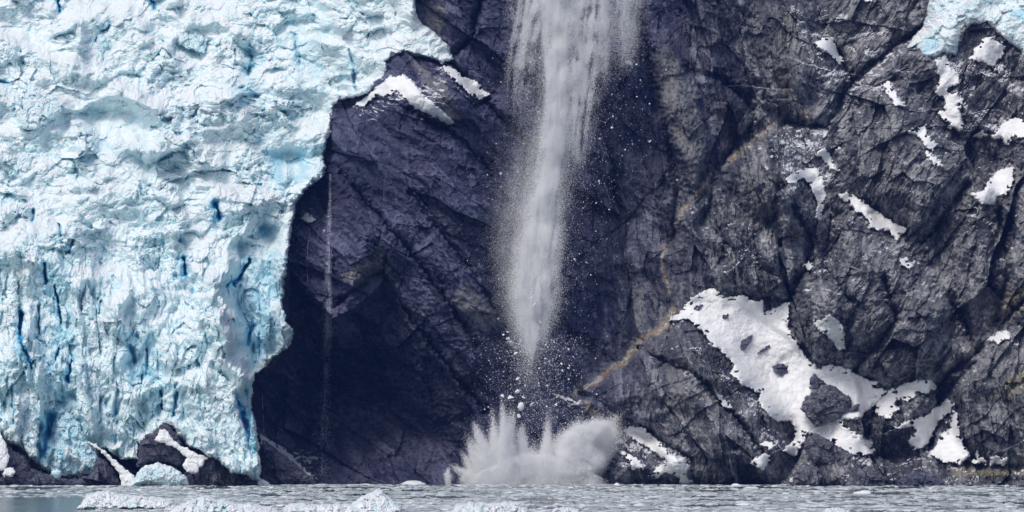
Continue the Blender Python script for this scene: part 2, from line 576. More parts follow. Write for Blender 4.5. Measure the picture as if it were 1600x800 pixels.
SNOW = [
    ("broad dirty-white snowfield running down the gully around a big round boulder",
     [(1062, 490), (1080, 466), (1110, 452), (1125, 458), (1130, 466), (1150, 465), (1165, 460), (1170, 470), (1190, 470), (1196, 488), (1215, 481),
      (1232, 473), (1230, 510), (1240, 530), (1255, 550), (1262, 565), (1278, 577), (1300, 571), (1320, 575), (1345, 590), (1365, 597),
      (1386, 612), (1365, 632), (1345, 652), (1312, 655), (1328, 672), (1362, 692), (1366, 706), (1350, 712), (1325, 706), (1300, 690),
      (1275, 678), (1258, 676), (1252, 697), (1240, 712), (1225, 705), (1240, 690), (1245, 672), (1234, 656), (1215, 658), (1200, 648),
      (1186, 625), (1190, 615), (1175, 605), (1160, 600), (1142, 582), (1150, 570), (1122, 545), (1108, 530), (1096, 514), (1075, 496), (1046, 502)], 2.2),
    ("curved tongue of white snow below the overhanging rock, tapering to the left",
     [(1367, 632), (1385, 616), (1410, 601), (1440, 594), (1458, 597), (1463, 605), (1450, 613), (1432, 612), (1420, 626), (1402, 622), (1395, 634),
      (1405, 638), (1390, 650), (1378, 652), (1370, 643)], 1.6),
    ("ragged diagonal snow patch just above the white snow cone near the shore",
     [(1480, 625), (1470, 633), (1446, 650), (1416, 660), (1400, 668), (1430, 666), (1432, 675), (1420, 690), (1430, 701), (1446, 696), (1456, 680),
      (1464, 660), (1480, 646), (1490, 632)], 1.5),
    ("white snow cone spreading at its foot on the right-hand shore",
     [(1490, 642), (1486, 668), (1472, 680), (1465, 695), (1453, 710), (1480, 722), (1500, 723), (1516, 712), (1503, 695), (1496, 670), (1495, 648)], 2.0),
    ("small pointed heap of snow right of the snow cone by the shore", [(1528, 707), (1518, 723), (1541, 724)], 1.2),
    ("low flat scrap of snow on the shore at the foot of the right-hand rock", [(1549, 714), (1573, 716), (1572, 725), (1546, 725)], 1.0),
    ("wedge of bright snow in the notch above the big snowfield",
     [(1272, 503), (1285, 500), (1297, 493), (1310, 502), (1318, 520), (1320, 543), (1310, 546), (1300, 530), (1285, 518)], 1.4),
    ("long bright diagonal snow strip on top of the massive grey buttress",
     [(1311, 306), (1325, 301), (1345, 312), (1360, 325), (1390, 345), (1415, 358), (1402, 375), (1390, 361), (1358, 356), (1361, 345), (1335, 325)], 1.5),
    ("tall slanting snow patch in the cleft beside the right edge, with a notched foot",
     [(1583, 262), (1581, 285), (1573, 300), (1561, 305), (1551, 320), (1538, 318), (1523, 311), (1519, 303), (1540, 298), (1548, 280), (1565, 265)], 1.5),
    ("snow shelf cut off by the right edge of the picture, below the hanging ice",
     [(1549, 215), (1572, 191), (1585, 186), (1600, 187), (1660, 190), (1660, 212), (1582, 214), (1575, 224), (1565, 215)], 1.5),
    ("crooked snow streak bending down a rib, left of the snow shelf",
     [(1419, 206), (1432, 204), (1444, 194), (1448, 210), (1463, 226), (1456, 236), (1445, 225), (1435, 211)], 1.2),
    ("narrow snow sliver just under the crooked snow streak", [(1448, 234), (1460, 245), (1472, 261), (1462, 258), (1450, 244)], 1.0),
    ("ragged snow tongue filling the gully below the hanging ice",
     [(1462, 94), (1476, 88), (1486, 105), (1499, 116), (1497, 130), (1480, 136), (1481, 150), (1495, 145), (1503, 155), (1498, 170), (1504, 195),
      (1498, 205), (1480, 190), (1465, 177), (1478, 173), (1478, 155), (1462, 144), (1470, 128), (1466, 110)], 1.4),
    ("bright snow patch enclosed by dark knobs right under the hanging ice",
     [(1517, 92), (1525, 75), (1545, 57), (1556, 65), (1571, 72), (1566, 86), (1551, 100), (1561, 113), (1548, 103), (1535, 95)], 1.4),
    ("lone slim snow dash on smooth rock, well left of the hanging ice",
     [(1377, 132), (1390, 126), (1396, 140), (1413, 166), (1400, 165), (1390, 148)], 1.2),
    ("thin snow dusting on ledges of the ribbed rock near the top",
     [(1272, 68), (1285, 60), (1300, 58), (1305, 75), (1318, 95), (1312, 100), (1298, 85), (1285, 75)], 0.7),
    ("thin snow smear curling over the round dark knob",
     [(1228, 281), (1250, 267), (1276, 262), (1286, 285), (1291, 305), (1286, 320), (1281, 345), (1275, 340), (1278, 320), (1270, 292), (1255, 277), (1240, 287)], 0.9),
    ("short snow flake right above the smear on the round knob", [(1272, 240), (1290, 232), (1300, 254), (1309, 266), (1298, 263), (1285, 246)], 0.9),
    ("snow band on the ledge running down from the glacier shoulder",
     [(556, 164), (590, 138), (608, 122), (630, 117), (646, 130), (662, 150), (690, 173), (710, 192), (700, 193), (675, 179), (650, 168), (634, 155),
      (620, 141), (604, 150), (586, 150), (566, 166)], 1.5),
    ("second snow band, higher and shorter, under the nose of the glacier shoulder",
     [(688, 97), (706, 104), (722, 121), (746, 129), (763, 150), (746, 153), (734, 146), (720, 131), (704, 119)], 1.4),
    ("snow slope on the dark mound right of the splash, ending in a pale lump",
     [(976, 672), (990, 667), (1010, 670), (1016, 680), (1031, 692), (1046, 711), (1060, 717), (1075, 715), (1078, 730), (1069, 740), (1082, 755),
      (1066, 757), (1060, 743), (1040, 738), (1026, 746), (1017, 742), (1030, 730), (1041, 720), (1025, 706), (1008, 696), (992, 686)], 1.3),
    ("small broken snow scrap low on the dark mound beside the splash", [(967, 704), (985, 711), (1000, 720), (1003, 733), (990, 734), (983, 719)], 0.9),
    ("thin white snow streak slanting down to the water at the glacier's right foot",
     [(406, 680), (420, 689), (440, 699), (456, 715), (476, 734), (487, 744), (470, 741), (455, 736), (440, 716), (425, 706), (410, 696)], 1.0),
    ("small snow triangle among the boulders at the foot of the slope", [(1171, 722), (1195, 709), (1206, 712), (1192, 733)], 0.9),
    ("little snow flake above the small snow triangle at the slope's foot", [(1188, 694), (1200, 690), (1212, 697), (1205, 702)], 0.8),
    ("tiny snow chip low on the shore rocks under the snowfield's foot", [(1235, 748), (1246, 742), (1245, 748), (1237, 753)], 0.7),
    ("tiny snow fleck on the face of the massive grey buttress", [(1406, 408), (1415, 405), (1426, 412), (1423, 421), (1412, 415)], 0.8),
    ("small slanted snow spot between the two patches of yellow lichen", [(1544, 531), (1560, 520), (1575, 518), (1577, 525), (1560, 536), (1552, 532)], 0.9),
    ("short snow dash along a crack in the shadowed wall above the splash", [(862, 615), (880, 620), (903, 631), (880, 622)], 0.6),
    ("snow speck on the dark wall beside the hanging ice lobe", [(470, 341), (480, 336), (492, 345), (485, 347)], 0.6),
    ("small snow notch at the top edge, left of the hanging ice", [(1345, -12), (1362, -6), (1362, 4), (1352, 4)], 0.8),
    ("little snow ledge hugging the edge of the hanging ice near the shelf", [(1520, 213), (1536, 203), (1542, 213), (1530, 214)], 0.8),
    ("snow fleck at the tip of the round knob's shadow", [(1256, 417), (1264, 410), (1270, 417), (1262, 420)], 0.7),
    ("thin snow sliver on the dark slab left of the snowfield", [(1120, 615), (1136, 628), (1142, 638), (1130, 632)], 0.7),
]


# ------------------------------------------------------------------ the rock wall
def wall_base(u, v):
    hgt = np.clip((760 - v) / 760.0, -0.1, 1.3)
    Y = 702 + 40 * hgt
    Y = Y + smooth(650, 430, u) * 46 * hgt                              # the bed of the ice fall leans back
    Y = Y + smooth(1050, 1350, u) * (30 * hgt)                          # the right slope leans back further
    Y = Y - smooth(1250, 1700, u) * 14
    Y = Y - smooth(140, 60, v) * smooth(560, 640, u) * 0
    # gully the ice falls down
    g = np.exp(-((u - (905 - 0.05 * (400 - v))) / 120.0) ** 2)
    Y = Y + 15 * g * smooth(760, 500, v)
    return Y


def rock_detail(u, v, ang, s, stretch=2.4):
    c, sn = math.cos(math.radians(ang)), math.sin(math.radians(ang))
    wu = u + 12 * fbm(u / 110, v / 110, 2, s + 5) + 1.3 * noise(u / 9, v / 9, s + 7)
    wv = v + 12 * fbm(u / 110, v / 110, 2, s + 6) + 1.3 * noise(u / 9, v / 9, s + 8)
    a = (wu * c + wv * sn) / stretch; b = -wu * sn + wv * c
    h = 0; tone = 0
    gate = smooth(-0.1, 0.5, fbm(u / 50, v / 50, 3, s + 9))
    for sc, am, ln, k in ((95, 9.0, 0.1, 1), (36, 2.8, 0.2, 2), (13, 0.85, 0.15, 3), (5.5, 0.42, 0.1, 4)):
        p, e, r = cells(a / sc, b / sc, s + 10 * k)
        h = h + am * p - am * ln * gate * np.exp(-e / 0.05)
        tone = tone + (r - 0.5) * (0.5, 0.8, 0.8, 0.6)[k - 1]
    # straight joint planes in three sets
    for rot, sp, am, k in ((0, 17, 1.2, 1), (62, 40, 1.8, 2), (-38, 30, 1.2, 3), (8, 6, 0.5, 4)):
        q = math.radians(ang + rot)
        x = (-wu * math.sin(q) + wv * math.cos(q)) / sp + 1.1 * fbm(u / 130, v / 130, 2, s + 70 + k)
        blk = np.floor((wu * math.cos(q) + wv * math.sin(q)) / (sp * 4.5) + 0.7 * noise(x, x * 0, s + 80)).astype(np.int64)
        i = np.floor(x).astype(np.int64); fr = x - i
        h = h + am * ((hash01(i, blk, s + 81 + k) - 0.5) + 1.6 * (hash01(i, blk, s + 91 + k) - 0.5) * (fr - 0.5))
        tone = tone + 0.35 * (hash01(i, blk, s + 95 + k) - 0.5)
    h = h + 1.0 * ridged(a / 42, b / 20, 5, s + 50, 0.58)
    h = h + 0.5 * fbm(a / 6, b / 3.0, 3, s + 60, 0.6)
    return np.stack([h, tone])


def wall_field(U, V):
    wu = U + 7 * fbm(U / 35, V / 35, 3, 91); wv = V + 7 * fbm(U / 35, V / 35, 3, 92)
    wu += 2.5 * noise(U / 6, V / 6, 93); wv += 2.5 * noise(U / 6, V / 6, 94)
    Y = wall_base(U, V)
    # step along the ochre vein: everything right of it stands forward
    side = [(880, 640)] + VEIN_LOW[1:] + [(1060, 440), (1060, 340), (1112, 270), (1190, 205), (1262, 172), (1330, 130), (1450, 40), (1470, -100),
                                          (1900, -100), (1900, 800), (1085, 800), (1010, 680)]
    ds = sdf(side, wu, wv)
    Y = Y - 9 * smooth(-4, 22, ds)
    # cave under the left buttress
    dc = sdf(CAVE, wu, wv)
    Y = Y + 44 * smooth(-6, 110, dc) + 15 * smooth(-3, 9, dc)
    for poly, hgt, w in BUTTRESS:
        d = sdf(poly, wu, wv)
        Y = Y - 2.8 * hgt * (1 - np.exp(-np.clip(d, 0, None) / (1.35 * w)))
    for line, dep, w in CREASES:
        Y = Y + 2.4 * dep * np.exp(-(pld(line, wu, wv) / (w * np.clip(0.9 + 0.9 * fbm(U / 40, V / 40, 2, 95), 0.3, 2))) ** 1.3)
    # broad folds of the wall
    Y = Y - 6 * ridged((wu * 0.8 + wv * 0.5) / 210, (wv * 0.8 - wu * 0.5) / 90, 3, 96) * smooth(0, 60, sdf([(-200, -100), (2000, -100), (2000, 800), (-200, 800)], U, V))
    A = rock_detail(U, V, 42, 100)
    B = rock_detail(U, V, 78, 200, 2.8)
    Cc = rock_detail(U, V, 118, 300, 2.0)
    nb = 60 * fbm(U / 150, V / 150, 2, 77)
    wB = smooth(760, 860, U + nb)
    wC = smooth(1220, 1330, U + nb) * smooth(640, 560, V + nb * 0.3)
    det = A * (1 - wB) + wB * (B * (1 - wC) + Cc * wC)
    tone = det[1]
    amp = 0.72 + 0.4 * smooth(1000, 1250, U)
    Y = Y - det[0] * amp
    return Y, tone


print("rock...")
GU, GV = grid(-140, 1740, -80, 772, RES)
GY, TONE = wall_field(GU, GV)


# glacier depth ------------------------------------------------------------
SLITS = [  # crevasse line, half width px, depth m, blueness
    ([(34, 488), (31, 515), (36, 545), (48, 566)], 4.5, 9, 1.2),
    ([(70, 414), (71, 440)], 3.5, 6, 1.0), ([(86, 448), (90, 470), (96, 505)], 3, 6, 0.9),
    ([(48, 570), (50, 600)], 3, 5, 0.6), ([(112, 565), (106, 595)], 4, 6, 1.0),
    ([(80, 648), (74, 680), (68, 710)], 7, 5, 1.0), ([(94, 540), (88, 562)], 3, 5, 0.8),
    ([(287, 404), (291, 432)], 5, 7, 0.9), ([(337, 320), (343, 340)], 6, 7, 1.1), ([(390, 405), (380, 425), (366, 446)], 5, 6, 1.0),
    ([(356, 446), (362, 440)], 6, 5, 0.8), ([(396, 508), (386, 538)], 4.5, 5, 0.95), ([(372, 625), (380, 655), (390, 686)], 6, 5, 1.0),
    ([(202, 540), (212, 565)], 6, 4, 0.6), ([(230, 545), (232, 575)], 3, 4, 0.6), ([(158, 470), (156, 490)], 3, 4, 0.5),
    ([(90, 0), (94, 16)], 3, 5, 0.9), ([(232, -8), (242, 12)], 3.5, 5, 0.9), ([(100, 735), (96, 690)], 4, 4, 0.45),
    ([(545, 78), (552, 105), (556, 142)], 3, 3, 0.35), ([(275, 600), (272, 650)], 4, 5, 0.45), ([(250, 610), (255, 640)], 3, 4, 0.5),
    ([(60, 480), (62, 520)], 3, 4, 0.6), ([(18, 600), (22, 660)], 3, 4, 0.4), ([(136, 560), (140, 610)], 3, 4, 0.45),
    ([(395, 90), (388, 115)], 6, 4, 0.5), ([(380, 140), (400, 150)], 8, 4, 0.45), ([(25, 170), (45, 200)], 6, 4, 0.4),
    ([(170, 40), (150, 62)], 6, 4, 0.4), ([(460, 55), (468, 100)], 5, 3, 0.4), ([(0, 125), (12, 130)], 6, 4, 0.5),
    ([(110, 395), (113, 375)], 3, 4, 0.5), ([(92, 350), (95, 368)], 2.5, 4, 0.6), ([(52, 330), (51, 345)], 3, 4, 0.5),
]
BLUEPOOL = [  # softer pale-blue areas of dense ice
    ([(395, 200), (440, 235), (510, 225), (512, 262), (470, 285), (430, 300), (420, 260)], 0.32),
    ([(360, 470), (400, 400), (450, 380), (448, 500), (420, 560), (395, 580), (365, 530)], 0.26),
    ([(100, 170), (180, 160), (260, 190), (265, 235), (200, 260), (120, 225)], 0.10),
    ([(55, 650), (82, 640), (80, 700), (62, 728), (50, 700)], 0.45),
    ([(366, 615), (395, 620), (405, 690), (400, 720), (385, 690)], 0.42),
    ([(180, 510), (240, 520), (250, 600), (200, 600)], 0.28),
    ([(380, 60), (420, 80), (400, 160), (370, 150)], 0.22),
    ([(440, 0), (520, 20), (560, 130), (520, 160), (450, 140), (430, 60)], 0.14),
    ([(60, 400), (110, 400), (120, 620), (80, 640), (50, 520)], 0.2),
]
HOLLOW = [([(105, 165), (190, 158), (255, 195), (250, 230), (150, 235)], 4.5), ([(200, 245), (250, 230), (300, 250), (290, 300), (230, 300)], 4),
          ([(420, 245), (450, 228), (512, 228), (510, 258), (460, 272)], 4), ([(360, 60), (420, 80), (410, 130), (370, 120)], 4),
          ([(350, 470), (360, 380), (400, 340), (440, 350), (442, 560), (390, 590)], 9), ([(240, 60), (310, 60), (320, 90), (260, 80)], 3),
          ([(120, 430), (160, 440), (165, 560), (130, 560)], 4), ([(195, 560), (260, 500), (270, 650), (215, 690)], 5)]
RIDGES = [([(0, 60), (90, 100), (180, 140), (260, 175)], 5, 16), ([(30, 130), (60, 160), (100, 165)], 4, 10), ([(230, 130), (270, 60), (300, 30)], 4, 14),
          ([(270, 250), (330, 300), (380, 320)], 3, 12), ([(125, 440), (130, 560), (145, 680)], 5, 9), ([(330, 440), (345, 480), (345, 560), (385, 590)], 8, 14),
          ([(10, 480), (20, 600), (30, 690)], 4, 9), ([(60, 560), (58, 650)], 4, 7), ([(300, 600), (320, 680)], 4, 16)]


def ice_base(u, v):
    Yc = np.interp(v, [-90, 0, 100, 200, 300, 400, 500, 600, 700, 760], [812, 790, 769, 748, 730, 713, 698, 687, 680, 677]).astype(np.float32)
    wb = np.asarray(wall_base(u, v))
    right = smooth(380, 560, u)
    Yc = Yc * (1 - right) + np.minimum(Yc, wb - 8) * right
    return Yc


def saw(x):
    f = x - np.floor(x)
    return np.where(f < 0.78, f / 0.78, (1 - f) / 0.22)


def ice_field(U, V):
    wu = U + 12 * fbm(U / 55, V / 55, 4, 401); wv = V + 12 * fbm(U / 55, V / 55, 4, 402)
    Y = ice_base(U, V)
    low = smooth(330, 470, V + 30 * fbm(U / 60, V / 60, 2, 400))    # the lower front breaks into upright towers
    Y = Y - 13 * fbm(U / 170, V / 110, 2, 403) - 4.5 * fbm(U / 60, V / 50, 3, 404)
    for poly, dep in HOLLOW:
        Y = Y + 1.7 * dep * smooth(-6, 22, sdf(poly, wu, wv))
    for line, hgt, w in RIDGES:
        Y = Y - 1.6 * hgt * np.exp(-(pld(line, wu, wv) / w) ** 1.5)
    calm = smooth(0.3, -0.12, fbm(U / 110, V / 70, 3, 460))          # snow-smoothed stretches
    calm = np.maximum(calm * (1 - 0.5 * low), smooth(560, 620, U))
    rough = 1.2 - 0.85 * calm
    # shelves of broken ice above, columns below
    p1 = saw(wv / 95 + 1.2 * fbm(U / 110, V / 80, 3, 461)); p2 = saw(-wv / 29 + 1.2 * fbm(U / 40, V / 40, 3, 462))
    g1 = smooth(-0.2, 0.35, fbm(U / 80, V / 70, 2, 463)); g2 = smooth(-0.1, 0.4, fbm(U / 50, V / 50, 2, 464))
    Y = Y - (1 - low) * (9.0 * g1 * p1 + 3.0 * g2 * p2) * (0.3 + 0.7 * rough)
    q1 = saw(wu / 64 + 1.1 * fbm(U / 90, V / 160, 3, 465)); q2 = saw(-wu / 23 + 0.9 * fbm(U / 36, V / 80, 3, 466))
    Y = Y - low * (8.0 * g1 * q1 + 3.2 * g2 * q2) * (0.3 + 0.7 * rough)
    q3 = saw(wu / 12 + 0.8 * fbm(U / 20, V / 50, 3, 468))
    Y = Y - low * 2.2 * q3 * smooth(-0.2, 0.3, fbm(U / 40, V / 60, 2, 469))
    # blocks
    hi = 0; lo = 0
    cg = smooth(0.0, 0.5, fbm(U / 45, V / 45, 3, 467))
    for sc, am, s in ((44, 3.4, 410), (21, 2.1, 420), (10, 1.1, 430), (5, 0.5, 440)):
        p, e, _ = cells(wu / sc, wv / (sc * 0.8), s)
        hi = hi + am * p - am * 0.45 * cg * np.exp(-e / 0.05)
        p, e, _ = cells(wu / (sc * 0.8), wv / (sc * 1.5), s + 5)
        lo = lo + am * p - am * 0.5 * cg * np.exp(-e / 0.05)
    Y = Y - (hi * (1 - low) + lo * low) * rough
    # rounded, weathered lumps
    bl = 0
    for sc, am, s in ((26, 2.0, 471), (12, 1.0, 472), (6, 0.5, 473)):
        bl = bl + am * np.abs(noise(wu / sc, wv / (sc * (0.85 + 0.4 * low)), s)) * 1.6
    Y = Y - bl * (0.16 + 0.62 * rough) - 0.22 * fbm(U / 3.5, V / 3.5, 2, 470)
    dl = sdf([(-200, 455)] + LOBE_LINE + [(420, 600), (420, 800), (-200, 800)], wu, wv)
    Y = Y - 9 * smooth(-2, 10, dl) * smooth(250, 345, U)         # lower front stands before the hanging lobe
    blue = np.zeros_like(Y)
    ju = U + 4 * fbm(U / 16, V / 16, 3, 480); jv = V + 4 * fbm(U / 16, V / 16, 3, 481)
    for k, (line, w, dep, bl_) in enumerate(SLITS):
        wn = w * np.clip(0.62 + 0.9 * fbm(U / 18 + 7 * k, V / 14, 3, 482), 0.15, 1.6)
        d = pld(line, ju, jv)
        Y = Y + 1.05 * dep * np.exp(-(d / wn) ** 2)
        side = pld([(x - 0.8 * w, y) for x, y in line], ju, jv)
        blue = np.maximum(blue, bl_ * np.maximum(np.exp(-(d / (wn * 1.1)) ** 2), 0.48 * np.exp(-(side / (wn * 2.6)) ** 2)))
    for poly, b in BLUEPOOL:
        d = sdf(poly, wu, wv)
        blue = np.maximum(blue, b * smooth(-12, 14, d) * (0.4 + 0.9 * smooth(-0.2, 0.3, fbm(U / 22, V / 30, 3, 490))))
    # bluer in the hollows: dense ice, plus the hollows' cyan shade put into colour
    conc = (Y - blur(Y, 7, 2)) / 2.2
    hollow_blue = smooth(0.1, 1.6, conc) * smooth(-0.25, 0.3, fbm(U / 40, V / 50, 3, 491)) * (1 - calm * 0.7)
    blue = np.maximum(blue, 0.42 * hollow_blue)
    return Y, blue


print("ice...")
mU = GU + 3.5 * fbm(GU / 14, GV / 14, 3, 501); mV = GV + 3.5 * fbm(GU / 14, GV / 14, 3, 502)
gl_d = sdf(GLACIER, GU, GV)
ib = ice_base(GU, GV)
w = smooth(4, 26, gl_d)
GY = GY * (1 - w) + np.maximum(GY, ib + 16) * w                  # the bed lies behind the ice
bed = blur(GY, int(15 / RES), 2) + 0.45 * (GY - blur(GY, int(5 / RES), 2))
for k in (0, 1, 2, 3, 6):
    w = smooth(-4, 12, sdf(SNOW[k][1], mU, mV))
    GY = GY * (1 - w) + bed * w

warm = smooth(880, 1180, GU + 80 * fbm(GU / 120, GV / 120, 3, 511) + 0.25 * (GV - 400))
mw = lambda p: sdf(p, mU, mV)
pale = np.zeros_like(GY); lich = pale.copy(); dust = pale.copy()
for p in PALE: pale = np.maximum(pale, smooth(-5, 6, mw(p)))
for p in LICHEN: lich = np.maximum(lich, smooth(-5, 5, mw(p)))
for p, a in DUSTY: dust = np.maximum(dust, a * smooth(-45, 40, mw(p) + 30 * fbm(GU / 40, GV / 30, 3, 530)))
dust = np.maximum(dust, 0.62 * warm)
for _, poly, _ in SNOW:
    us = [p[0] for p in poly]; vs = [p[1] for p in poly]
    i0 = max(int((min(us) - 40 + 140) / RES), 0); i1 = int((max(us) + 40 + 140) / RES)
    j0 = max(int((min(vs) - 40 + 80) / RES), 0); j1 = int((max(vs) + 40 + 80) / RES)
    d = sdf(poly, mU[j0:j1, i0:i1], mV[j0:j1, i0:i1])
    dust[j0:j1, i0:i1] = np.maximum(dust[j0:j1, i0:i1], 0.95 * np.exp(np.clip(d, None, 0) / 14))
vU = mU + 9 * fbm(GU / 38, GV / 38, 3, 522); vV = mV + 9 * fbm(GU / 38, GV / 38, 3, 523)
vein = np.maximum(np.exp(-(pld(VEIN_LOW, vU, vV) / (5.8 + 5.0 * fbm(GU / 14, GV / 14, 3, 520))) ** 2),
                  1.0 * np.exp(-(pld(VEIN_HIGH, vU, vV) / 4.4) ** 2) * smooth(-0.35, 0.15, fbm(GU / 26, GV / 26, 3, 521)))
vein = np.maximum(vein, np.exp(-(pld(VEIN_FOOT, mU, mV) / 5) ** 4))

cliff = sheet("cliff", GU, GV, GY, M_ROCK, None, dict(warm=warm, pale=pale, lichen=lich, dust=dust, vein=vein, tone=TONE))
tag(cliff, kind="structure")

GYB = blur(GY, max(1, int(5 / RES)), 2)
GYB2 = blur(GY, max(1, int(14 / RES)), 2)
GYE = GY.copy()
for ax in (0, 1):
    GYE = np.min([np.roll(GYE, k, ax) for k in range(-3, 4)], axis=0)
GYE = blur(GYE, 3, 2)          # the smooth skin that drifted snow makes over the bumps


def sample(F, u, v):
    x = (np.asarray(u) + 140) / RES; y = (np.asarray(v) + 80) / RES
    x = np.clip(x, 0, F.shape[1] - 1.001); y = np.clip(y, 0, F.shape[0] - 1.001)
    i = x.astype(int); j = y.astype(int); fx = x - i; fy = y - j
    return (F[j, i] * (1 - fx) * (1 - fy) + F[j, i + 1] * fx * (1 - fy) + F[j + 1, i] * (1 - fx) * fy + F[j + 1, i + 1] * fx * fy)


# ------------------------------------------------------------------ glacier
IU, IV = grid(-160, 720, -90, 764, RES_ICE)
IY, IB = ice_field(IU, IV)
iu = IU + 6.5 * fbm(IU / 19, IV / 19, 5, 531, 0.6); iv = IV + 6.5 * fbm(IU / 19, IV / 19, 5, 532, 0.6)
dI = sdf(GLACIER, iu, iv)
edge = np.exp(-np.clip(dI + 1, 0, None) / 2.3)
IY = IY + 9 * edge * smooth(20, 0, dI)
# rim of the hanging lobe is dirty where it scraped the rock
dirt_line = [(448, 440), (452, 480), (462, 510), (458, 535), (440, 555), (410, 580)]
dirt = 0.75 * np.exp(-(pld(dirt_line, iu, iv) / 11) ** 2) * smooth(-0.3, 0.2, fbm(IU / 7, IV / 7, 3, 540))
dirt = np.maximum(dirt, 0.3 * smooth(0.25, 0.5, fbm(IU / 40, IV / 22, 4, 541)) * smooth(0.0, 0.4, fbm(IU / 6, IV / 6, 2, 542)))
pool = np.clip(0.45 + 0.30 * smooth(60, 330, IV) - 0.5 * smooth(560, 640, IU), 0, 1)
glacier = empty("glacier", world_pt(200, 752, 680))
tag(glacier, "broken blue-white glacier pouring down beside the dark cliff to the water", "glacier")
GO = tuple(glacier.location)
split_v = 385 + 60 * fbm(IU / 60, IV / 60, 3, 550) + 0.25 * (IU - 200)
top = dI > -1
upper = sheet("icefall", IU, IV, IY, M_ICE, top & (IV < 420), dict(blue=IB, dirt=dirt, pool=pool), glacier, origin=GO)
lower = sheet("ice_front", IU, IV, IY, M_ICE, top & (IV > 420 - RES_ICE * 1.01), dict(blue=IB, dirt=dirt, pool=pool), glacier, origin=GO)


def inflate(name, poly, Y0, thick, mat, parent=None, res=1.2, edge=9.0, jag=3.0, rough=1.0, seed=0, facet=14, attrs=None, lean=0.0, origin=None, upright=1.0, stone=False):
    """a solid lump with the given outline: front and back sheets meeting along the outline"""
    us = [p[0] for p in poly]; vs = [p[1] for p in poly]
    U, V = grid(min(us) - 5, max(us) + 5, min(vs) - 5, max(vs) + 5, res)
    su = U + jag * fbm(U / 9, V / 9, 3, seed + 1); sv = V + jag * fbm(U / 9, V / 9, 3, seed + 2)
    d = sdf(poly, su, sv)
    pr = np.sqrt(np.clip(1 - (1 - np.clip(d / edge, 0, 1)) ** 2, 0, 1))
    h = 0
    for sc, am in ((facet, 1.0), (facet * 0.45, 0.5), (facet * 0.22, 0.25)):
        p, e, _ = cells((U + 3 * noise(U / 12, V / 12, seed + 3)) / sc, V / (sc * upright), seed + int(sc * 7) + 5)
        h = h + am * p - 0.3 * am * np.exp(-e / 0.07)
    if stone:
        h = 0.36 * rock_detail(U * 2.3 + seed, V * 2.3, 35 + seed % 50, seed, 1.6)[0]
        pr = pr ** 1.3
    Yf = Y0 + lean * (max(vs) - V) - thick * pr - rough * h * pr
    Yb = Y0 + lean * (max(vs) - V) + thick * 0.8 * pr
    mask = d > 0
    nv, nu = U.shape
    idx = np.arange(nu * nv).reshape(nv, nu)
    q = np.stack([idx[1:, :-1], idx[1:, 1:], idx[:-1, 1:], idx[:-1, :-1]], -1).reshape(-1, 4)
    q = q[mask.ravel()[q].all(1)]
    co = np.concatenate([np.stack(world_pt(U, V, Yf), -1).reshape(-1, 3), np.stack(world_pt(U, V, Yb), -1).reshape(-1, 3)])
    n = nu * nv
    # rim: edges used once
    e = np.concatenate([q[:, [0, 1]], q[:, [1, 2]], q[:, [2, 3]], q[:, [3, 0]]])
    key = np.sort(e, 1); code = key[:, 0] * (n + 1) + key[:, 1]
    _, first, cnt = np.unique(code, return_index=True, return_counts=True)
    b = e[first[cnt == 1]]
    rim = np.stack([b[:, 1], b[:, 0], b[:, 0] + n, b[:, 1] + n], -1)
    f = np.concatenate([q, q[:, ::-1] + n, rim])
    used = np.zeros(2 * n, bool); used[f.ravel()] = True
    new = np.cumsum(used) - 1
    co = co[used]
    at = {k: np.full(len(co), val, np.float32) for k, val in (attrs or {}).items()}
    if origin is None:
        origin = (co[:, 0].mean(), co[:, 1].mean(), co[:, 2].min())
        loc = origin
    else:
        loc = None
    me = mesh_from(name, co - np.array(origin), new[f], mat, at)
    o = link(name, me, parent)
    if loc is not None:
        o.location = loc
    return o


SERACS = [
    ([(36, 700), (30, 640), (36, 590), (48, 570), (60, 590), (62, 650), (58, 715), (48, 716)], 0.05),
    ([(84, 742), (82, 700), (88, 660), (104, 640), (124, 660), (138, 690), (154, 715), (148, 740), (120, 745)], 0.2),
    ([(118, 640), (122, 560), (128, 470), (136, 440), (150, 480), (158, 560), (156, 640), (140, 668)], 0.05),
    ([(2, 560), (6, 480), (14, 420), (26, 412), (30, 480), (28, 540), (20, 600)], 0.05),
    ([(310, 700), (306, 640), (312, 590), (340, 580), (366, 600), (372, 640), (388, 690), (386, 735), (362, 735), (340, 715)], 0.0),
    ([(300, 500), (318, 470), (345, 462), (356, 480), (350, 505), (325, 510)], 0.0),
    ([(268, 560), (290, 545), (316, 540), (312, 560), (290, 575), (272, 578)], 0.0),
    ([(392, 738), (388, 690), (394, 660), (402, 690), (406, 738)], 0.35),
    ([(60, 450), (66, 440), (74, 460), (84, 520), (86, 570), (74, 590), (62, 540)], 0.05),
    ([(206, 500), (216, 470), (232, 480), (236, 520), (222, 540)], 0.12),
    ([(10, 250), (30, 235), (60, 240), (70, 262), (40, 280), (14, 275)], 0.1),
    ([(20, 150), (48, 130), (100, 160), (96, 180), (50, 205), (28, 200)], 0.1),
    ([(262, 36), (290, 28), (326, 62), (318, 84), (280, 72)], 0.12),
    ([(150, 52), (172, 46), (180, 70), (160, 92), (146, 80)], 0.2),
]
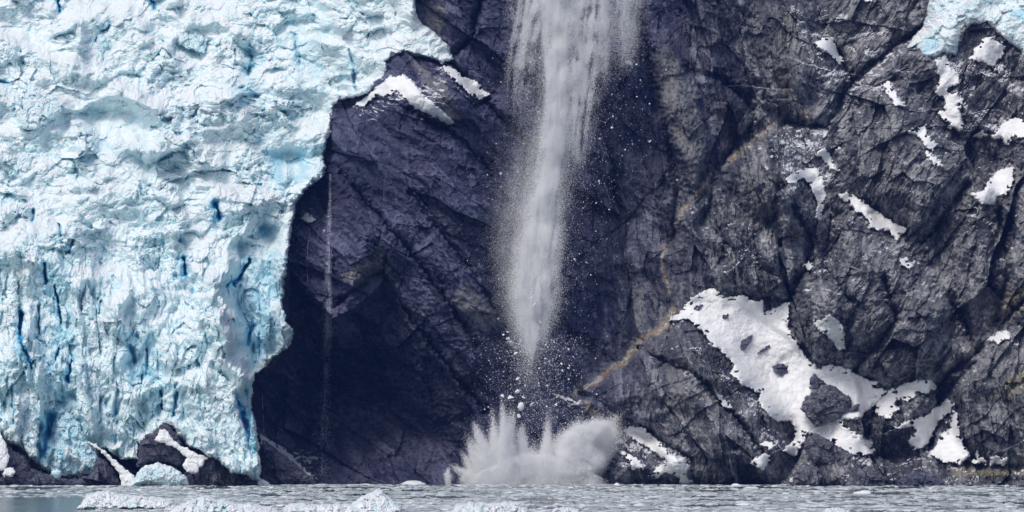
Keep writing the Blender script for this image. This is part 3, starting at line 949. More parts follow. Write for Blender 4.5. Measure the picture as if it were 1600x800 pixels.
for k, (poly, bl) in enumerate(SERACS):
    cu = sum(p[0] for p in poly) / len(poly); cv = sum(p[1] for p in poly) / len(poly)
    j = int((cv + 90) / RES_ICE); i = int((cu + 160) / RES_ICE)
    j0, j1, i0, i1 = max(j - 18, 0), j + 18, max(i - 8, 0), i + 8
    yy = float(np.median(IY[j0:j1, i0:i1]))
    vs = [p[1] for p in poly]
    tall = max(vs) - min(vs)
    slope = float(np.clip((ice_base(np.float32(cu), np.float32(min(vs))) - ice_base(np.float32(cu), np.float32(max(vs)))) / tall, 0, 0.3))
    inflate("serac", poly, yy + 1.5 - slope * tall / 2, 3.6, M_ICE, glacier, edge=11, jag=4.0, rough=1.7, seed=600 + 20 * k,
            attrs=dict(blue=bl, dirt=0.0, pool=0.8), lean=slope, origin=GO, upright=1.5)

# ------------------------------------------------------------------ the ice at the top of the right slope
UU, UV = grid(1400, 1730, -90, 125, RES_ICE)
ub = sample(GYB2, UU, UV)
uu = UU + 4 * fbm(UU / 12, UV / 12, 3, 701); uv = UV + 4 * fbm(UU / 12, UV / 12, 3, 702)
dU = sdf(UPPER_ICE, uu, uv)
p1, e1, _ = cells(uu / 30, uv / 24, 703); p2, e2, _ = cells(uu / 12, uv / 10, 704)
UYY = ub - 5.0 * (1 - np.exp(-np.clip(dU, 0, None) / 7)) + 3 * smooth(5, -2, dU) - 2.0 * p1 - 1.0 * p2 - 1.2 * ridged(uu / 18, uv / 14, 4, 705)
ublue = 0.10 * smooth(-0.2, 0.4, fbm(UU / 30, UV / 22, 3, 706)) * smooth(60, 10, UV) + \
    0.32 * smooth(-4, 6, sdf([(1436, 72), (1450, 58), (1468, 62), (1466, 78), (1444, 86)], uu, uv))
ublue = np.maximum(ublue, 0.35 * smooth(-8, 8, sdf([(1570, 15), (1600, 12), (1640, 20), (1600, 28), (1580, 26)], uu, uv)))
hang = sheet("hanging_glacier", UU, UV, UYY, M_ICE, dU > -1, dict(blue=ublue, dirt=0 * ublue, pool=0.15 + 0 * ublue))
tag(hang, "pale tongue of ice spilling over the top of the rock slope on the far right", "glacier")

# ------------------------------------------------------------------ snow patches
def snow_patch(label, poly, th, seed):
    th = th * 0.6
    us = [p[0] for p in poly]; vs = [p[1] for p in poly]
    U, V = grid(min(us) - 6, max(us) + 6, min(vs) - 6, max(vs) + 6, 1.1)
    area = sum(us[i] * vs[(i + 1) % len(us)] - us[(i + 1) % len(us)] * vs[i] for i in range(len(us)))
    big = min(1.0, abs(area) / 2 / 9000)
    su = U + 5.0 * fbm(U / 11, V / 11, 4, seed, 0.6); sv = V + 5.0 * fbm(U / 11, V / 11, 4, seed + 1, 0.6)
    d = sdf(poly, su, sv) + 1.6 + 3.4 * fbm(U / 5.5, V / 4.5, 3, seed + 6, 0.65) - (10 if big > 0.5 else 7) * smooth(0.22, 0.5, fbm(U / (16 if big > 0.5 else 9), V / 8, 3, seed + 9, 0.6))
    Ys = np.minimum(sample(GYB2, U, V), sample(GYE, U, V) + 0.25) if big > 0.5 else sample(GYE, U, V)
    near = sample(GY, U, V)
    Ys = np.where(d > 0, Ys, near)
    k = 1 - np.exp(-np.clip(d, 0, None) / 3.0)
    Y = Ys - th * k + 0.35
    lim = 2.4 if big > 0.5 else 0.35                             # rock knobs may poke through a big field only
    tl = np.clip((V - min(vs)) / (max(vs) - min(vs)), 0, 1)
    th = th * (0.4 + (1.2 if big > 0.5 else 1.5) * tl)
    k = 1 - np.exp(-np.clip(d, 0, None) / (3.0 if big > 0.5 else 1.7))
    Y = Ys - th * k + 0.35
    Y = np.minimum(Y, near + (0.7 if big > 0.5 else -0.05) - (0.3 if big > 0.5 else 0.1) * th * k)
    Y = np.where(d < 0.3, near + 0.4, Y)
    Y = Y - (0.45 * fbm(U / 9, V / 9, 3, seed + 3) + 0.12 * fbm(U / 2.5, V / 2.5, 2, seed + 4)) * k
    x, y, z = world_pt(sum(us) / len(us), max(vs), float(np.median(Y)))
    o = sheet("snow_patch", U, V, Y, M_SNOW, d > -1.2, None, None, True, origin=(x, y, z))
    o.location = (x, y, z)
    tag(o, label, "snow patch", "snow patches on the cliff")
    return o


for k, (lab, poly, th) in enumerate(SNOW):
    snow_patch(lab, poly, th, 800 + 7 * k)

# ------------------------------------------------------------------ loose rocks
ROCKS = [  # label, category, outline, depth offset to the wall (None: absolute Y), thickness, material
    ("big rounded grey boulder standing in the middle of the snowfield's foot",
     [(1250, 640), (1258, 618), (1275, 610), (1290, 600), (1306, 603), (1318, 614), (1332, 622), (1330, 636), (1345, 628), (1342, 640), (1326, 646), (1312, 656),
      (1290, 664), (1274, 669), (1262, 655)], -3.0, 5, M_BROWN),
    ("small dark pointed rock on the snow right above the big boulder", [(1264, 608), (1266, 588), (1272, 582), (1284, 592), (1295, 598), (1282, 606)], -1.4, 2, M_SHORE),
    ("dark flat rock island in the middle of the snowfield", [(1206, 576), (1214, 567), (1228, 566), (1238, 576), (1230, 586), (1212, 585)], -0.5, 1.6, M_SHORE),
    ("dark squarish rock poking through the upper snowfield", [(1153, 545), (1155, 528), (1172, 524), (1178, 530), (1168, 540), (1160, 548)], -0.5, 1.6, M_SHORE),
    ("thin dark rock rib slanting up out of the snowfield", [(1180, 554), (1192, 542), (1206, 534), (1206, 540), (1194, 548), (1184, 556)], -0.5, 1.2, M_SHORE),
    ("dark rock at the upper corner of the snowfield", [(1084, 484), (1092, 472), (1102, 476), (1096, 484)], -0.5, 1.4, M_SHORE),
    ("tiny dark stone near the top of the snowfield", [(1127, 496), (1133, 490), (1140, 493), (1134, 499)], -0.5, 1.0, M_SHORE),
    ("reddish brown boulder at the water's edge under the glacier front",
     [(298, 762), (302, 740), (314, 718), (330, 708), (344, 716), (350, 732), (366, 736), (380, 748), (392, 762)], 672, 5, M_BROWN),
    ("black rock with snowy crown set into the foot of the glacier",
     [(214, 730), (216, 694), (228, 680), (242, 672), (256, 660), (270, 668), (286, 694), (292, 722), (284, 732), (262, 722), (236, 722), (222, 730)], 673.5, 4, M_SHORE),
    ("low dark rock shelf along the water at the glacier's left foot",
     [(-60, 765), (-60, 700), (-10, 690), (8, 692), (22, 704), (40, 712), (50, 730), (76, 742), (110, 748), (140, 742), (154, 714), (166, 718), (180, 738), (196, 765)], 674, 5, M_SHORE),
    ("dark wet rock spur right of the glacier's foot, streaked with snow",
     [(398, 762), (406, 735), (404, 700), (410, 686), (430, 698), (452, 716), (478, 738), (505, 762)], 690, 5, M_SHORE),
    ("dark boulder between the brown boulder and the glacier's right foot", [(376, 762), (382, 742), (396, 742), (410, 750), (420, 762)], 671, 2.5, M_SHORE),
    ("low dark rocky toe between the two snow chutes under the glacier",
     [(286, 764), (288, 736), (296, 740), (300, 734), (306, 750), (304, 764)], 671.5, 2.0, M_SHORE),
    ("broad slabby boulder under the snowfield's right foot, just above the shore",
     [(1255, 700), (1262, 680), (1274, 676), (1300, 690), (1322, 704), (1338, 708), (1330, 722), (1300, 728), (1270, 724)], -4.0, 4, M_BROWN),
    ("rounded dark boulder at the waterline below the snow triangle", [(1236, 760), (1240, 738), (1256, 724), (1276, 728), (1286, 744), (1280, 762)], -5, 3, M_BROWN),
    ("low grey boulder on the waterline, centre of the right shore", [(1318, 762), (1326, 744), (1346, 730), (1372, 734), (1384, 750), (1384, 764)], -5, 3, M_BROWN),
    ("long dark boulder on the waterline left of the grassy shore", [(1398, 764), (1406, 746), (1430, 734), (1460, 738), (1476, 752), (1480, 765)], -5, 3, M_SHORE),
]
for k, (lab, poly, off, th, mat) in enumerate(ROCKS):
    cu = sum(p[0] for p in poly) / len(poly); cv = sum(p[1] for p in poly) / len(poly)
    Yr = off if off > 100 else float(sample(GYB2, cu, cv)) + off
    lean = 0.12 if off < 0 else 0.05
    if off < 0: Yr -= lean * (max(p[1] for p in poly) - cv)
    if "boulder" in lab: nm, ct = "boulder", "boulder"
    else: nm, ct = "rock", "rock"
    o = inflate(nm, poly, Yr, th, mat, edge=min(14, 3.2 * th), jag=3.5 if th > 2 else 7.0, rough=0.45 * th ** 0.6, seed=1200 + 20 * k, lean=lean, facet=16, stone=True)
    tag(o, lab, ct, "loose rocks and boulders")

# snow chutes and ice lumps standing at the glacier's foot
o = inflate("ice_mound", [(200, 762), (214, 738), (226, 726), (246, 722), (268, 728), (290, 742), (296, 756), (292, 764)], 668, 5, M_ICE, edge=16, jag=2.5,
            rough=0.8, seed=1700, attrs=dict(blue=0.10, dirt=0.0, pool=0.9))
tag(o, "smooth greenish white ice mound on the shore in front of the black rock", "ice mound")
o = inflate("ice_block", [(78, 742), (80, 735), (90, 732), (97, 736), (96, 745), (88, 749)], 667, 2, M_ICE, edge=6, jag=1.0, rough=0.3, seed=1720,
            attrs=dict(blue=0.2, dirt=0.0, pool=0.9))
tag(o, "small round pale blue ice block perched on the dark shelf", "ice block")
CHUTES = [
    ("snow chute slanting to the water left of the smooth ice mound", [(134, 690), (152, 694), (176, 714), (202, 736), (224, 762), (190, 764), (186, 742), (170, 720), (152, 702)], 670),
    ("snow drift draped over the black rock between the ice and the brown boulder",
     [(240, 690), (248, 672), (258, 668), (272, 688), (296, 702), (326, 714), (314, 732), (306, 742), (292, 738), (284, 728), (290, 716), (276, 702), (258, 694)], 666),
    ("short bright snow chute reaching the water beside the ice front's right corner", [(398, 742), (408, 746), (420, 754), (426, 762), (404, 762)], 668),
    ("dirty snow heap on the left end of the dark shelf", [(-40, 690), (0, 676), (10, 690), (16, 715), (8, 735), (-40, 740)], 669),
    ("rounded snow clump on the dark shelf near the left edge", [(2, 742), (6, 732), (20, 730), (26, 738), (20, 746), (6, 746)], 668),
]
for k, (lab, poly, Yr) in enumerate(CHUTES):
    o = inflate("snow_drift", poly, Yr, 1.4, M_SNOW, edge=6, jag=3.5, rough=0.4, seed=1800 + 20 * k, lean=0.05)
    tag(o, lab, "snow drift", "snow drifts at the glacier foot")


# ------------------------------------------------------------------ spray made of drops and ice grains
TET = np.array([(1, 1, 1), (-1, -1, 1), (-1, 1, -1), (1, -1, -1)], np.float32) / math.sqrt(3)
TETF = np.array([(0, 1, 3), (0, 2, 1), (0, 3, 2), (1, 2, 3)], np.int64)


def grains(name, P, size, mat, parent=None, origin=(0, 0, 0), stretch=1.0):
    n = len(P)
    ang = RND.rand(n, 3) * 6.283
    cz, sz = np.cos(ang[:, 0]), np.sin(ang[:, 0]); cx, sx = np.cos(ang[:, 1]), np.sin(ang[:, 1])
    t = np.broadcast_to(TET, (n, 4, 3))
    x = t[..., 0] * cz[:, None] - t[..., 1] * sz[:, None]; y = t[..., 0] * sz[:, None] + t[..., 1] * cz[:, None]; z = t[..., 2]
    y2 = y * cx[:, None] - z * sx[:, None]; z2 = y * sx[:, None] + z * cx[:, None]
    q = np.stack([x, y2, z2 * stretch], -1) * np.asarray(size).reshape(-1, 1, 1)
    co = (P[:, None, :] + q).reshape(-1, 3) - np.array(origin, np.float32)
    f = (TETF[None] + (np.arange(n) * 4)[:, None, None]).reshape(-1, 3)
    return link(name, mesh_from(name, co, f, mat), parent)


def fall_Y(u, v):
    """the ice has leapt off a lip above and drops clear of the leaning wall"""
    return 691 + (757 - np.asarray(v)) * 0.032 + 2.0 * fbm(np.asarray(u) / 60, np.asarray(v) / 90, 2, 1999)


aval = empty("avalanche", world_pt(830, 560, 700))
tag(aval, "white column of powdered ice pouring down the dark gully towards the sea", "avalanche")
AO = tuple(aval.location)
STREAMS = [  # rows of (v, centre u, spread, weight); number of grains; streakiness; how far before the wall
    ("powder_core", [(-70, 876, 14, .8), (0, 872, 14, .8), (80, 870, 12, .9), (160, 872, 11.5, 1), (240, 864, 10.5, 1.1), (320, 851, 12.5, 1.15), (400, 841, 15.5, 1.1), (470, 835, 16.5, 1.05),
                     (515, 832, 13, .7), (542, 829, 9, .2), (568, 827, 8, .05), (600, 826, 8, 0)], 520000, 0.6, 10, .06),
    ("powder_veil", [(-70, 842, 20, .8), (0, 834, 16, .8), (50, 824, 15, .65), (100, 817, 13, .4), (150, 812, 12, .1), (190, 812, 12, 0)], 62000, 0.92, 8, .055),
    ("powder_veil", [(-70, 928, 22, .9), (0, 922, 21, .9), (60, 913, 19, .8), (130, 905, 15, .75), (190, 901, 12, .6), (235, 900, 9, .35), (270, 897, 8, .0)], 160000, 0.92, 8, .055),
    ("powder_veil", [(-70, 982, 13, .8), (0, 981, 13, .8), (40, 979, 12, .6), (80, 977, 11, .3), (120, 974, 10, 0)], 42000, 0.5, 7, .05),
    ("powder_veil", [(-70, 948, 5.5, .8), (0, 947, 5.5, .9), (60, 946, 5, .7), (110, 945, 4.5, .25), (130, 945, 4, 0)], 26000, 0.3, 7, .05),
    ("powder_mist", [(120, 865, 26, .0), (250, 846, 28, .35), (330, 830, 27, .55), (400, 820, 23, .65), (470, 818, 18, .5), (530, 824, 14, .22), (600, 824, 11, .06), (640, 820, 11, .0)], 240000, 0.4, 9, .036),
]


def stream(rows, n, streak, depth, seed):
    r = np.array(rows, np.float64)
    out = []
    got = 0
    vv = np.linspace(r[0, 0], r[-1, 0], 400)
    wt = np.interp(vv, r[:, 0], r[:, 3]) * np.interp(vv, r[:, 0], r[:, 2])
    cdf = np.cumsum(wt); cdf /= cdf[-1]
    while got < n:
        m = n
        v = np.interp(RND.rand(m), cdf, vv) + 9 * RND.randn(m)
        c = np.interp(v, r[:, 0], r[:, 1]); sp = np.interp(v, r[:, 0], r[:, 2])
        g = RND.randn(m)
        u = c + sp * g
        w = (u - c) / (0.5 + 0.03 * sp) + 5 * noise(u / 60, v / 90, seed + 9)
        f = 0.75 * fbm(w / 9, v / 170, 3, seed) + 0.75 * fbm(u / 22 + v / 150, v / 34, 4, seed + 3)
        keep = RND.rand(m) < 1 - streak * smooth(0.3, -0.4, f)
        u, v = u[keep], v[keep]
        u = u + 0.8 * RND.randn(len(u))
        Y = fall_Y(u, v) + 9 - depth - 1.8 * RND.randn(len(u)) + 3 * fbm(u / 20, v / 40, 2, seed + 5)
        out.append(np.stack(world_pt(u, v, Y), -1)); got += len(u)
    return np.concatenate(out)[:n].astype(np.float32)


for k, (nm, rows, n, st, dep, gs) in enumerate(STREAMS):
    P = stream(rows, n, st, dep, 2000 + 30 * k)
    grains(nm, P, gs * (1 + 0.9 * RND.rand(len(P)) ** 3), M_POWDER, aval, AO, 1.2)

# the splash where it lands
splash = empty("splash", world_pt(830, 756, 690))
tag(splash, "grey-white burst of sea water where the falling ice hits the surface", "splash")
SO = tuple(splash.location)


def jet(base, tip, w0, w1, n, Y, seed=0):
    """one plume of drops: a bundle of fine jets that fan out from the base"""
    out = []
    bu, bv = base; tu, tv = tip
    L = math.hypot(tu - bu, tv - bv)
    nx, ny = -(tv - bv) / L, (tu - bu) / L
    m = 22
    for j in range(m):
        a = RND.uniform(-1, 1)
        reach = (1 - 0.45 * a * a) * RND.uniform(0.72, 1.04)
        k = n // m
        t = RND.rand(k) ** 0.8
        off = a * (w0 * 0.36 * (1 - t) + w1 * 0.6 * t) + 1.5 * np.sin(3 * t + j)
        s = RND.randn(k) * (w0 * 0.16 * (1 - t) + (1.5 + w1 * 0.09) * t)
        tt = t * reach * (1 + 0.07 * RND.randn(k))
        u = bu + (tu - bu) * tt + nx * (off + s); v = bv + (tv - bv) * tt + ny * (off + s)
        y = Y + RND.uniform(-4, 4) + RND.randn(k) * (1.0 + 2.0 * (1 - t))
        out.append(np.stack(world_pt(u, np.minimum(v, 757.5), y), -1))
    return np.concatenate(out).astype(np.float32)


JETS = [  # base, tip, base width, tip width, grains
    ((790, 758), (784, 624), 40, 5, 22000), ((786, 758), (799, 640), 50, 12, 24000), ((782, 758), (768, 648), 44, 9, 20000),
    ((777, 758), (742, 664), 44, 12, 20000), ((772, 758), (728, 682), 36, 12, 15000), ((765, 758), (722, 706), 34, 14, 13000),
    ((808, 758), (818, 664), 46, 13, 20000), ((826, 758), (830, 692), 60, 26, 24000), ((848, 758), (858, 650), 44, 7, 20000),
    ((856, 758), (876, 676), 44, 18, 16000), ((760, 757), (704, 728), 18, 9, 5000), ((700, 757), (699, 730), 6, 6, 1500),
    ((740, 758), (735, 732), 34, 26, 8000), ((884, 740), (978, 672), 50, 30, 26000), ((884, 740), (968, 652), 44, 24, 26000), ((880, 740), (938, 644), 40, 24, 20000), ((880, 740), (976, 698), 40, 24, 12000), ((876, 756), (905, 656), 40, 20, 14000), ((890, 748), (966, 706), 40, 22, 9000),
]
for k, (b, t, w0, w1, n) in enumerate(JETS):
    P = jet(b, t, w0, w1, n, 688 + RND.uniform(-3, 3), seed=2600 + 10 * k)
    grains("spray_jet", P, 0.07 + 0.07 * RND.rand(len(P)) ** 3, M_SPRAY, splash, SO)
# the right half boils up in rounded puffs
PUFF = [(866, 756), (868, 694), (884, 674), (904, 664), (930, 656), (952, 660), (958, 680), (948, 704), (934, 732), (924, 756)]
tot = 0; pts = []
while tot < 150:
    cu = RND.uniform(862, 966); cv = RND.uniform(656, 756)
    if float(sdf(PUFF, np.array([cu]), np.array([cv]))[0]) < 5: continue
    rr = RND.uniform(3, 9) if RND.rand() < 0.7 else RND.uniform(9, 15)
    k = int(1700 * (rr / 8) ** 1.6)
    dirs = RND.randn(k, 3); dirs /= np.linalg.norm(dirs, axis=1)[:, None]
    rad = rr * (0.7 - 0.4 * RND.rand(k) ** 2 + 0.5 * RND.randn(k))
    q = dirs * rad[:, None]
    u = cu + q[:, 0]; v = np.minimum(cv + q[:, 2], 757.5)
    pts.append(np.stack(world_pt(u, v, 685 + RND.uniform(-3, 4) + q[:, 1] * 0.25), -1)); tot += 1
P = np.concatenate(pts).astype(np.float32)
grains("spray_billow", P, 0.07 + 0.07 * RND.rand(len(P)) ** 3, M_SPRAY, splash, SO)
n = 70000
u = 742 + 190 * RND.rand(n) + 8 * RND.randn(n); v = 757.5 - 48 * RND.rand(n) ** 1.4 * np.clip(1.2 - np.abs(u - 835) / 110, 0.1, 1)
P = np.stack(world_pt(u, v, 685 + 3 * fbm(u / 14, v / 14, 3, 2700) + 3 * RND.randn(n)), -1).astype(np.float32)
grains("spray_base", P, 0.07 + 0.08 * RND.rand(n) ** 3, M_SPRAY, splash, SO)

# thin meltwater falls on the shadowed wall
n = 15000
rows = np.array([(272, 516, 1.2), (330, 515, 1.6), (420, 513, 2.6), (480, 513, 3.0), (560, 511, 3.6), (640, 508, 4.6), (745, 505, 7)], float)
v = rows[0, 0] + (rows[-1, 0] - rows[0, 0]) * RND.rand(n) ** 1.05
sp = np.interp(v, rows[:, 0], rows[:, 2])
g = RND.randn(n)
u = np.interp(v, rows[:, 0], rows[:, 1]) + sp * g + 2.2 * fbm(v / 45, v * 0 + 1, 3, 2900)
f = fbm(v / 30, v * 0 + 3, 3, 2901) + 0.7 * fbm(g * 1.1, v / 70, 2, 2902)
keep = RND.rand(n) < np.clip((0.6 + 1.2 * f) * np.interp(v, [272, 380, 430, 520, 640, 745], [0.28, 0.4, 0.95, 0.75, 0.45, 0.4]), 0.05, 1)
u, v = u[keep], v[keep]
P = np.stack(world_pt(u, v, sample(GYB, u, v) - 2.0 - 0.8 * RND.rand(len(u))), -1).astype(np.float32)
org = tuple(P[P[:, 2].argmin()])
o = grains("waterfall", P, 0.05 + 0.05 * RND.rand(len(P)), M_MISTY, None, org, 1.8)
o.location = org
tag(o, "tall thin meltwater fall streaking down the shadowed wall beside the glacier", "waterfall", "meltwater falls")


def trickle(label, rows, rad, seed):
    """a thin rope of water running down the rock"""
    r = np.array(rows, float)
    m = int((r[-1, 0] - r[0, 0]) / 1.5)
    v = np.linspace(r[0, 0], r[-1, 0], m)
    u = np.interp(v, r[:, 0], r[:, 1]) + 1.6 * fbm(v / 22, v * 0 + seed, 3, seed)
    Y = sample(GYB, u, v) - 0.5
    c = np.stack(world_pt(u, v, Y), -1)
    w = rad * np.clip(0.7 + 1.3 * fbm(v / 9, v * 0, 3, seed + 1), 0.12, 2)
    w[0] = w[-1] = 0.02
    a = np.arange(6) * math.pi / 3
    ring = np.stack([np.cos(a), np.sin(a), 0 * a], -1)
    co = (c[:, None, :] + ring[None] * w[:, None, None]).reshape(-1, 3)
    i = np.arange(m - 1)[:, None] * 6; j = np.arange(6)[None]
    f = np.stack([i + j, i + (j + 1) % 6, i + 6 + (j + 1) % 6, i + 6 + j], -1).reshape(-1, 4)
    org = c[-1]
    o = link("waterfall", mesh_from("waterfall", co - org, f[:, ::-1], M_TRICKLE))
    o.location = org
    tag(o, label, "waterfall", "meltwater falls")


trickle("short faint meltwater trickle beside the glacier's right foot", [(616, 410), (650, 411), (676, 412), (688, 417)], 0.22, 2950)
trickle("faint meltwater trickle on the wall between the hanging lobe and the tall thin fall", [(356, 484), (400, 480), (446, 481)], 0.12, 2960)


# ------------------------------------------------------------------ lumps of ice: falling blocks, floes
def lump_mesh(name, mat, seed, flat=1.0, planes=16, sub=3):
    import bmesh
    bm = bmesh.new()
    bmesh.ops.create_icosphere(bm, subdivisions=sub, radius=1)
    r = random.Random(seed)
    pl = [Vector((r.gauss(0, 1), r.gauss(0, 1), r.gauss(0, 1))).normalized() for _ in range(planes)]
    lv = [r.uniform(0.3, 0.8) if planes < 10 else r.uniform(0.55, 0.95) for _ in pl]
    for vert in bm.verts:
        c = vert.co.copy()
        k = 1.0
        for p, l_ in zip(pl, lv):
            d = c.dot(p)
            if d > 0: k = min(k, l_ / d)
        k *= 1 + 0.05 * math.sin(7 * c.x + seed) * math.sin(8 * c.y) + r.uniform(-.03, .03)
        vert.co = c * k
        vert.co.z *= flat
    me = bpy.data.meshes.new(name)
    bm.to_mesh(me); bm.free()
    me.materials.append(mat)
    return me


CHUNKS = [lump_mesh("ice_chunk", M_FLOE, 40 + k, 0.8, sub=3, planes=7) for k in range(6)]
NAMED_CHUNKS = [  # u, v, size in px, label
    (983, 99, 6.0, 0.6, "large lone white ice block falling beside the right edge of the powder"),
    (812, 634, 8.5, 1.2, "largest pale ice block, about to drop into the splash"),
    (811, 649, 4.5, 1.0, "ice block just under the largest pale block"),
    (798, 621, 5.0, 1.0, "ice block left of the largest one, over the tallest jet"),
    (785, 619, 3.6, 1.0, "small ice block at the very tip of the tallest jet"),
    (808, 611, 4.4, 1.0, "flat ice block above the largest pale block"),
    (818, 621, 3.4, 1.0, "small ice block at the upper right of the largest pale block"),
    (799, 536, 5.0, 1.0, "bright angular ice block left of the powder's pointed tip"),
    (794, 529, 4.0, 1.0, "ice block touching the upper left of the bright angular block"),
    (806, 552, 3.8, 1.0, "ice block below the bright angular block, near the powder's tip"),
    (829, 452, 4.5, 1.0, "round ice block inside the lower powder column"),
    (836, 476, 3.6, 1.0, "second round ice block in the powder column, below the first"),
    (831, 466, 2.6, 1.0, "small ice block between the two round blocks in the powder column"),
    (809, 592, 4.0, 1.0, "ice block midway between the powder's tip and the splash"),
    (831, 631, 3.6, 1.0, "ice block hanging right of the largest pale block"),
    (868, 632, 3.6, 1.0, "ice block right of the fall, above the middle of the splash"),
    (845, 232, 3.0, 0.7, "flat sliver of ice beside the left edge of the powder column"),
    (783, 271, 3.0, 1.0, "single ice block falling well left of the powder column"),
    (956, 200, 3.0, 1.0, "ice block falling right of the powder, above a smaller one"),
    (937, 217, 3.0, 1.0, "smaller ice block right of the powder column, below its neighbour"),
]


def put_chunk(u, v, px, flat, label, off):
    o = link("ice_chunk", CHUNKS[random.randrange(6)])
    Y = float(fall_Y(np.array([u]), np.array([v]))[0]) + 6 - off
    o.location = world_pt(u, v, Y)
    s_ = px * K * Y
    o.scale = (s_ * random.uniform(.75, 1.35), s_ * random.uniform(.7, 1.1), s_ * flat * random.uniform(.9, 1.15))
    o.rotation_euler = (random.uniform(0, 6.28), random.uniform(-.9, .9), random.uniform(0, 6.28)) if px < 3 else (random.uniform(-.5, .5), random.uniform(-.6, .6), random.uniform(0, 6.28))
    tag(o, label, "ice chunk", "chunks of ice in free fall")


for u, v, px, fl, lab in NAMED_CHUNKS:
    put_chunk(u, v, px, fl, lab, 16)


def scatter(n):
    r = RND.rand(n)
    v = np.where(r < 0.55, 530 + 175 * RND.rand(n) ** 1.5, np.where(r < 0.8, 60 + 240 * RND.rand(n), 280 + 250 * RND.rand(n)))
    c = np.interp(v, [0, 100, 250, 400, 530, 600, 650], [900, 905, 880, 850, 832, 835, 840])
    sp = np.interp(v, [0, 100, 250, 400, 530, 600, 650], [62, 70, 64, 58, 38, 40, 44])
    return c + sp * RND.randn(n), v + 5 * RND.randn(n)


u, v = scatter(280)
for k in range(280):
    put_chunk(u[k], v[k], 0.9 + 1.3 * random.random() ** 2.5, 1.0, "small white ice fragment tumbling through the air around the powder column", 9 + 8 * random.random())
u, v = scatter(9000)
P = np.stack(world_pt(u, v, fall_Y(u, v) - 4 + 8 * RND.rand(len(u))), -1).astype(np.float32)
o = grains("ice_debris", P, 0.07 + 0.12 * RND.rand(len(P)) ** 3, M_POWDER)
tag(o, "fine ice debris scattered in the air around the powder column", "ice debris", kind="stuff")

# ------------------------------------------------------------------ water and floating ice
wx, wy = np.meshgrid(np.linspace(-420, 420, 9), np.linspace(-150, 790, 9))
co = np.stack([wx, wy, 0 * wx], -1).reshape(-1, 3)
idx = np.arange(81).reshape(9, 9)
f = np.stack([idx[:-1, :-1], idx[:-1, 1:], idx[1:, 1:], idx[1:, :-1]], -1).reshape(-1, 4)
tag(link("water", mesh_from("water", co, f, M_WATER)), kind="structure")


def row_Y(v):
    return EYE / K / (v - HZ)


BERGS = [  # outline, label
    ([(118, 797), (128, 786), (136, 776), (150, 772), (170, 770), (182, 774), (200, 776), (232, 778), (258, 780), (272, 786), (282, 797)],
     "long low white floe with a raised left end, in front of the glacier"),
    ([(258, 806), (276, 792), (292, 786), (312, 780), (326, 778), (338, 784), (356, 784), (372, 790), (392, 788), (412, 792), (430, 794), (442, 806)],
     "bumpy white floe cut by the lower edge, right of the long low floe"),
    ([(436, 808), (446, 792), (466, 788), (486, 790), (520, 790), (548, 790), (560, 782), (574, 776), (590, 769), (598, 770), (606, 779), (614, 786), (628, 792), (632, 808)],
     "white floe rising to a pointed peak with a pale teal face"),
    ([(700, 806), (712, 790), (736, 787), (770, 788), (800, 786), (820, 788), (830, 806)], "flat white floe cut by the lower edge, right of the peaked floe"),
    ([(1276, 808), (1290, 796), (1310, 794), (1330, 800), (1336, 808)], "small white floe peeping over the lower edge on the right"),
    ([(856, 806), (866, 795), (890, 793), (906, 797), (910, 806)], "small flat white floe by the lower edge, just right of the flat floe"),
    ([(372, 812), (386, 795), (400, 793), (424, 796), (430, 812)], "little white hump merging into the bumpy floe's right end"),
]
for k, (poly, lab) in enumerate(BERGS):
    vb = max(p[1] for p in poly)
    poly = [(a, vb - (vb - b) * 1.16) for a, b in poly]
    Yw = row_Y(vb - 2)
    o = inflate("ice_floe", poly, Yw, 5.0, M_FLOE, res=1.0, edge=8, jag=2.6, rough=1.3, seed=3000 + 20 * k, lean=0.3, facet=9)
    tag(o, lab, "ice floe", "ice floating on the water")

FLOES = [lump_mesh("ice_floe", M_FLOE, 80 + k, 0.34, sub=3) for k in range(8)]
NAMED_FLOES = [  # u, v of waterline, half width px, height factor, label
    (1348, 771, 17, 0.5, "widest white floe out on the right, far from shore rocks"),
    (1456, 778, 12, 0.4, "flat white floe below the snow cone, farther right than the widest one"),
    (1515, 767, 11, 0.4, "thin white floe near the shore beneath the small snow heap"),
    (1550, 766, 9, 0.4, "thin white floe just right of the one under the snow heap"),
    (965, 758, 6, 1.0, "upright white floe close to shore, right beside the splash"),
    (640, 757, 26, 0.4, "broad low raft of ice under the shadowed wall"),
    (570, 758, 18, 0.3, "low raft of ice left of the broad raft under the shadowed wall"),
    (1152, 759, 10, 0.6, "pale floe close to the shore below the dark slab"),
    (1170, 763, 16, 0.3, "long thin floe just below the pale one near the shore"),
    (975, 792, 12, 0.5, "white floe among dark ripples near the lower edge, centre right"),
    (1000, 790, 13, 0.5, "white floe touching the right side of the one among dark ripples"),
    (1165, 789, 22, 0.4, "broad white floe near the lower edge, between centre and right edge"),
]


def put_floe(u, v, px, hf, label):
    o = link("ice_floe", FLOES[random.randrange(8)])
    Y = row_Y(v)
    w = px * K * Y
    o.location = ((u - 800) * K * Y, Y, -0.1 * w * hf)
    o.scale = (w, w * random.uniform(0.6, 1.2), w * hf * 2.3)
    o.rotation_euler = (0, 0, random.choice((0, math.pi)) + random.uniform(-.5, .5))
    tag(o, label, "ice floe", "ice floating on the water")


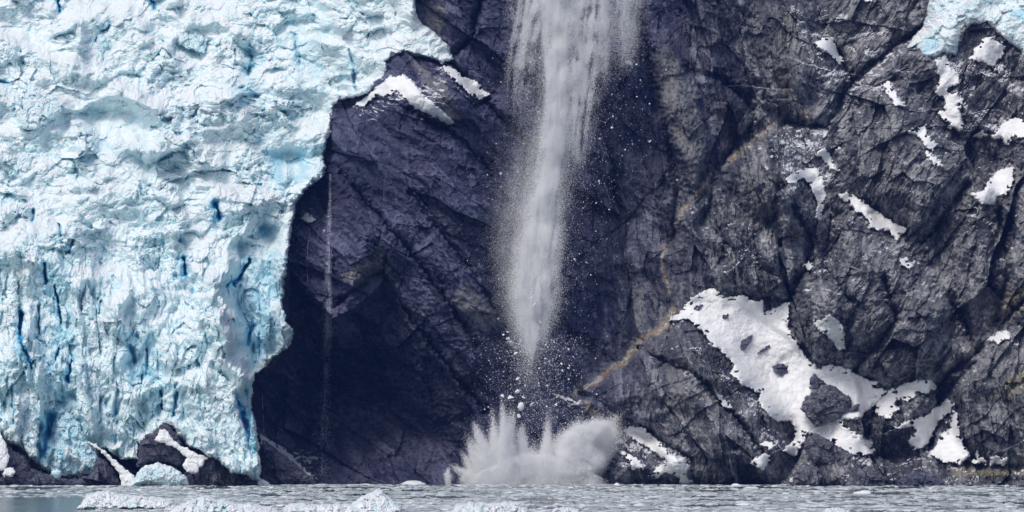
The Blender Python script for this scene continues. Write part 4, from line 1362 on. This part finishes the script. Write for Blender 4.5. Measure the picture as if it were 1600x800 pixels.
for u, v, px, hf, lab in NAMED_FLOES:
    put_floe(u, v, px, hf, lab)
for k in range(260):
    v = 758 + 44 * random.random() ** 1.1
    u = random.uniform(-20, 1620)
    if u < 130 and v > 775: continue
    if v > 780 and 640 < u < 1600 and random.random() < 0.4: continue
    put_floe(u, v, random.uniform(1.6, 5.5) * (0.8 if v > 785 else 1), random.uniform(0.3, 0.7), "small white scrap of brash ice afloat on the grey-green water")

# the rest of the brash, far too many to count
nb = 60000
v = 757 + 47 * RND.rand(nb) ** 1.2
u = -60 + 1720 * RND.rand(nb)
cl = fbm(u / 130, v / 4, 3, 3300)
keep = (RND.rand(nb) < smooth(-0.28, 0.12, cl + 0.1 - 0.12 * smooth(1050, 1250, u))) & ~((u < 140) & (v > 777))
u, v = u[keep], v[keep]
Yb = row_Y(v)
import bmesh
bm = bmesh.new(); bmesh.ops.create_icosphere(bm, subdivisions=1, radius=1)
bv = np.array([q.co[:] for q in bm.verts], np.float32); bf = np.array([[q.index for q in fc.verts] for fc in bm.faces]); bm.free()
n = len(u)
w = (0.13 + 1.3 * RND.rand(n) ** 5).astype(np.float32)
q = bv[None] * (1 + 0.35 * (RND.rand(n, len(bv), 1) - 0.5)) * np.stack([w * 1.3, w, w * (0.12 + 0.16 * RND.rand(n))], -1)[:, None, :]
P = np.stack([(u - 800) * K * Yb, Yb, 0 * Yb], -1)
co = (P[:, None, :] + q).reshape(-1, 3)
f = (bf[None] + (np.arange(n) * len(bv))[:, None, None]).reshape(-1, 3)
o = link("brash_ice", mesh_from("brash_ice", co, f, M_BRASH, dict(tone=np.repeat(RND.rand(n), len(bv)))))
tag(o, "carpet of small brash ice fragments floating on the fjord", "brash ice", kind="stuff")
# ------------------------------------------------------------------ blue haze volume added to lift the wall's dark parts to navy
hz = NT("tint_haze")
hz.n.remove(hz.b)
pv = hz.add("ShaderNodeVolumePrincipled")
pv.inputs["Color"].default_value = (0.14, 0.30, 1.0, 1)
pv.inputs["Density"].default_value = 0.00009
hz.l(pv.outputs[0], hz.out.inputs["Volume"])
bm = bmesh.new(); bmesh.ops.create_cube(bm, size=1)
me = bpy.data.meshes.new("haze"); bm.to_mesh(me); bm.free(); me.materials.append(hz.m)
o = link("haze", me); o.scale = (980, 1150, 300); o.location = (0, 380, 148)
tag(o, kind="stuff", label="thin blue haze added in front of the cliff to tint its shadows")
print("done")
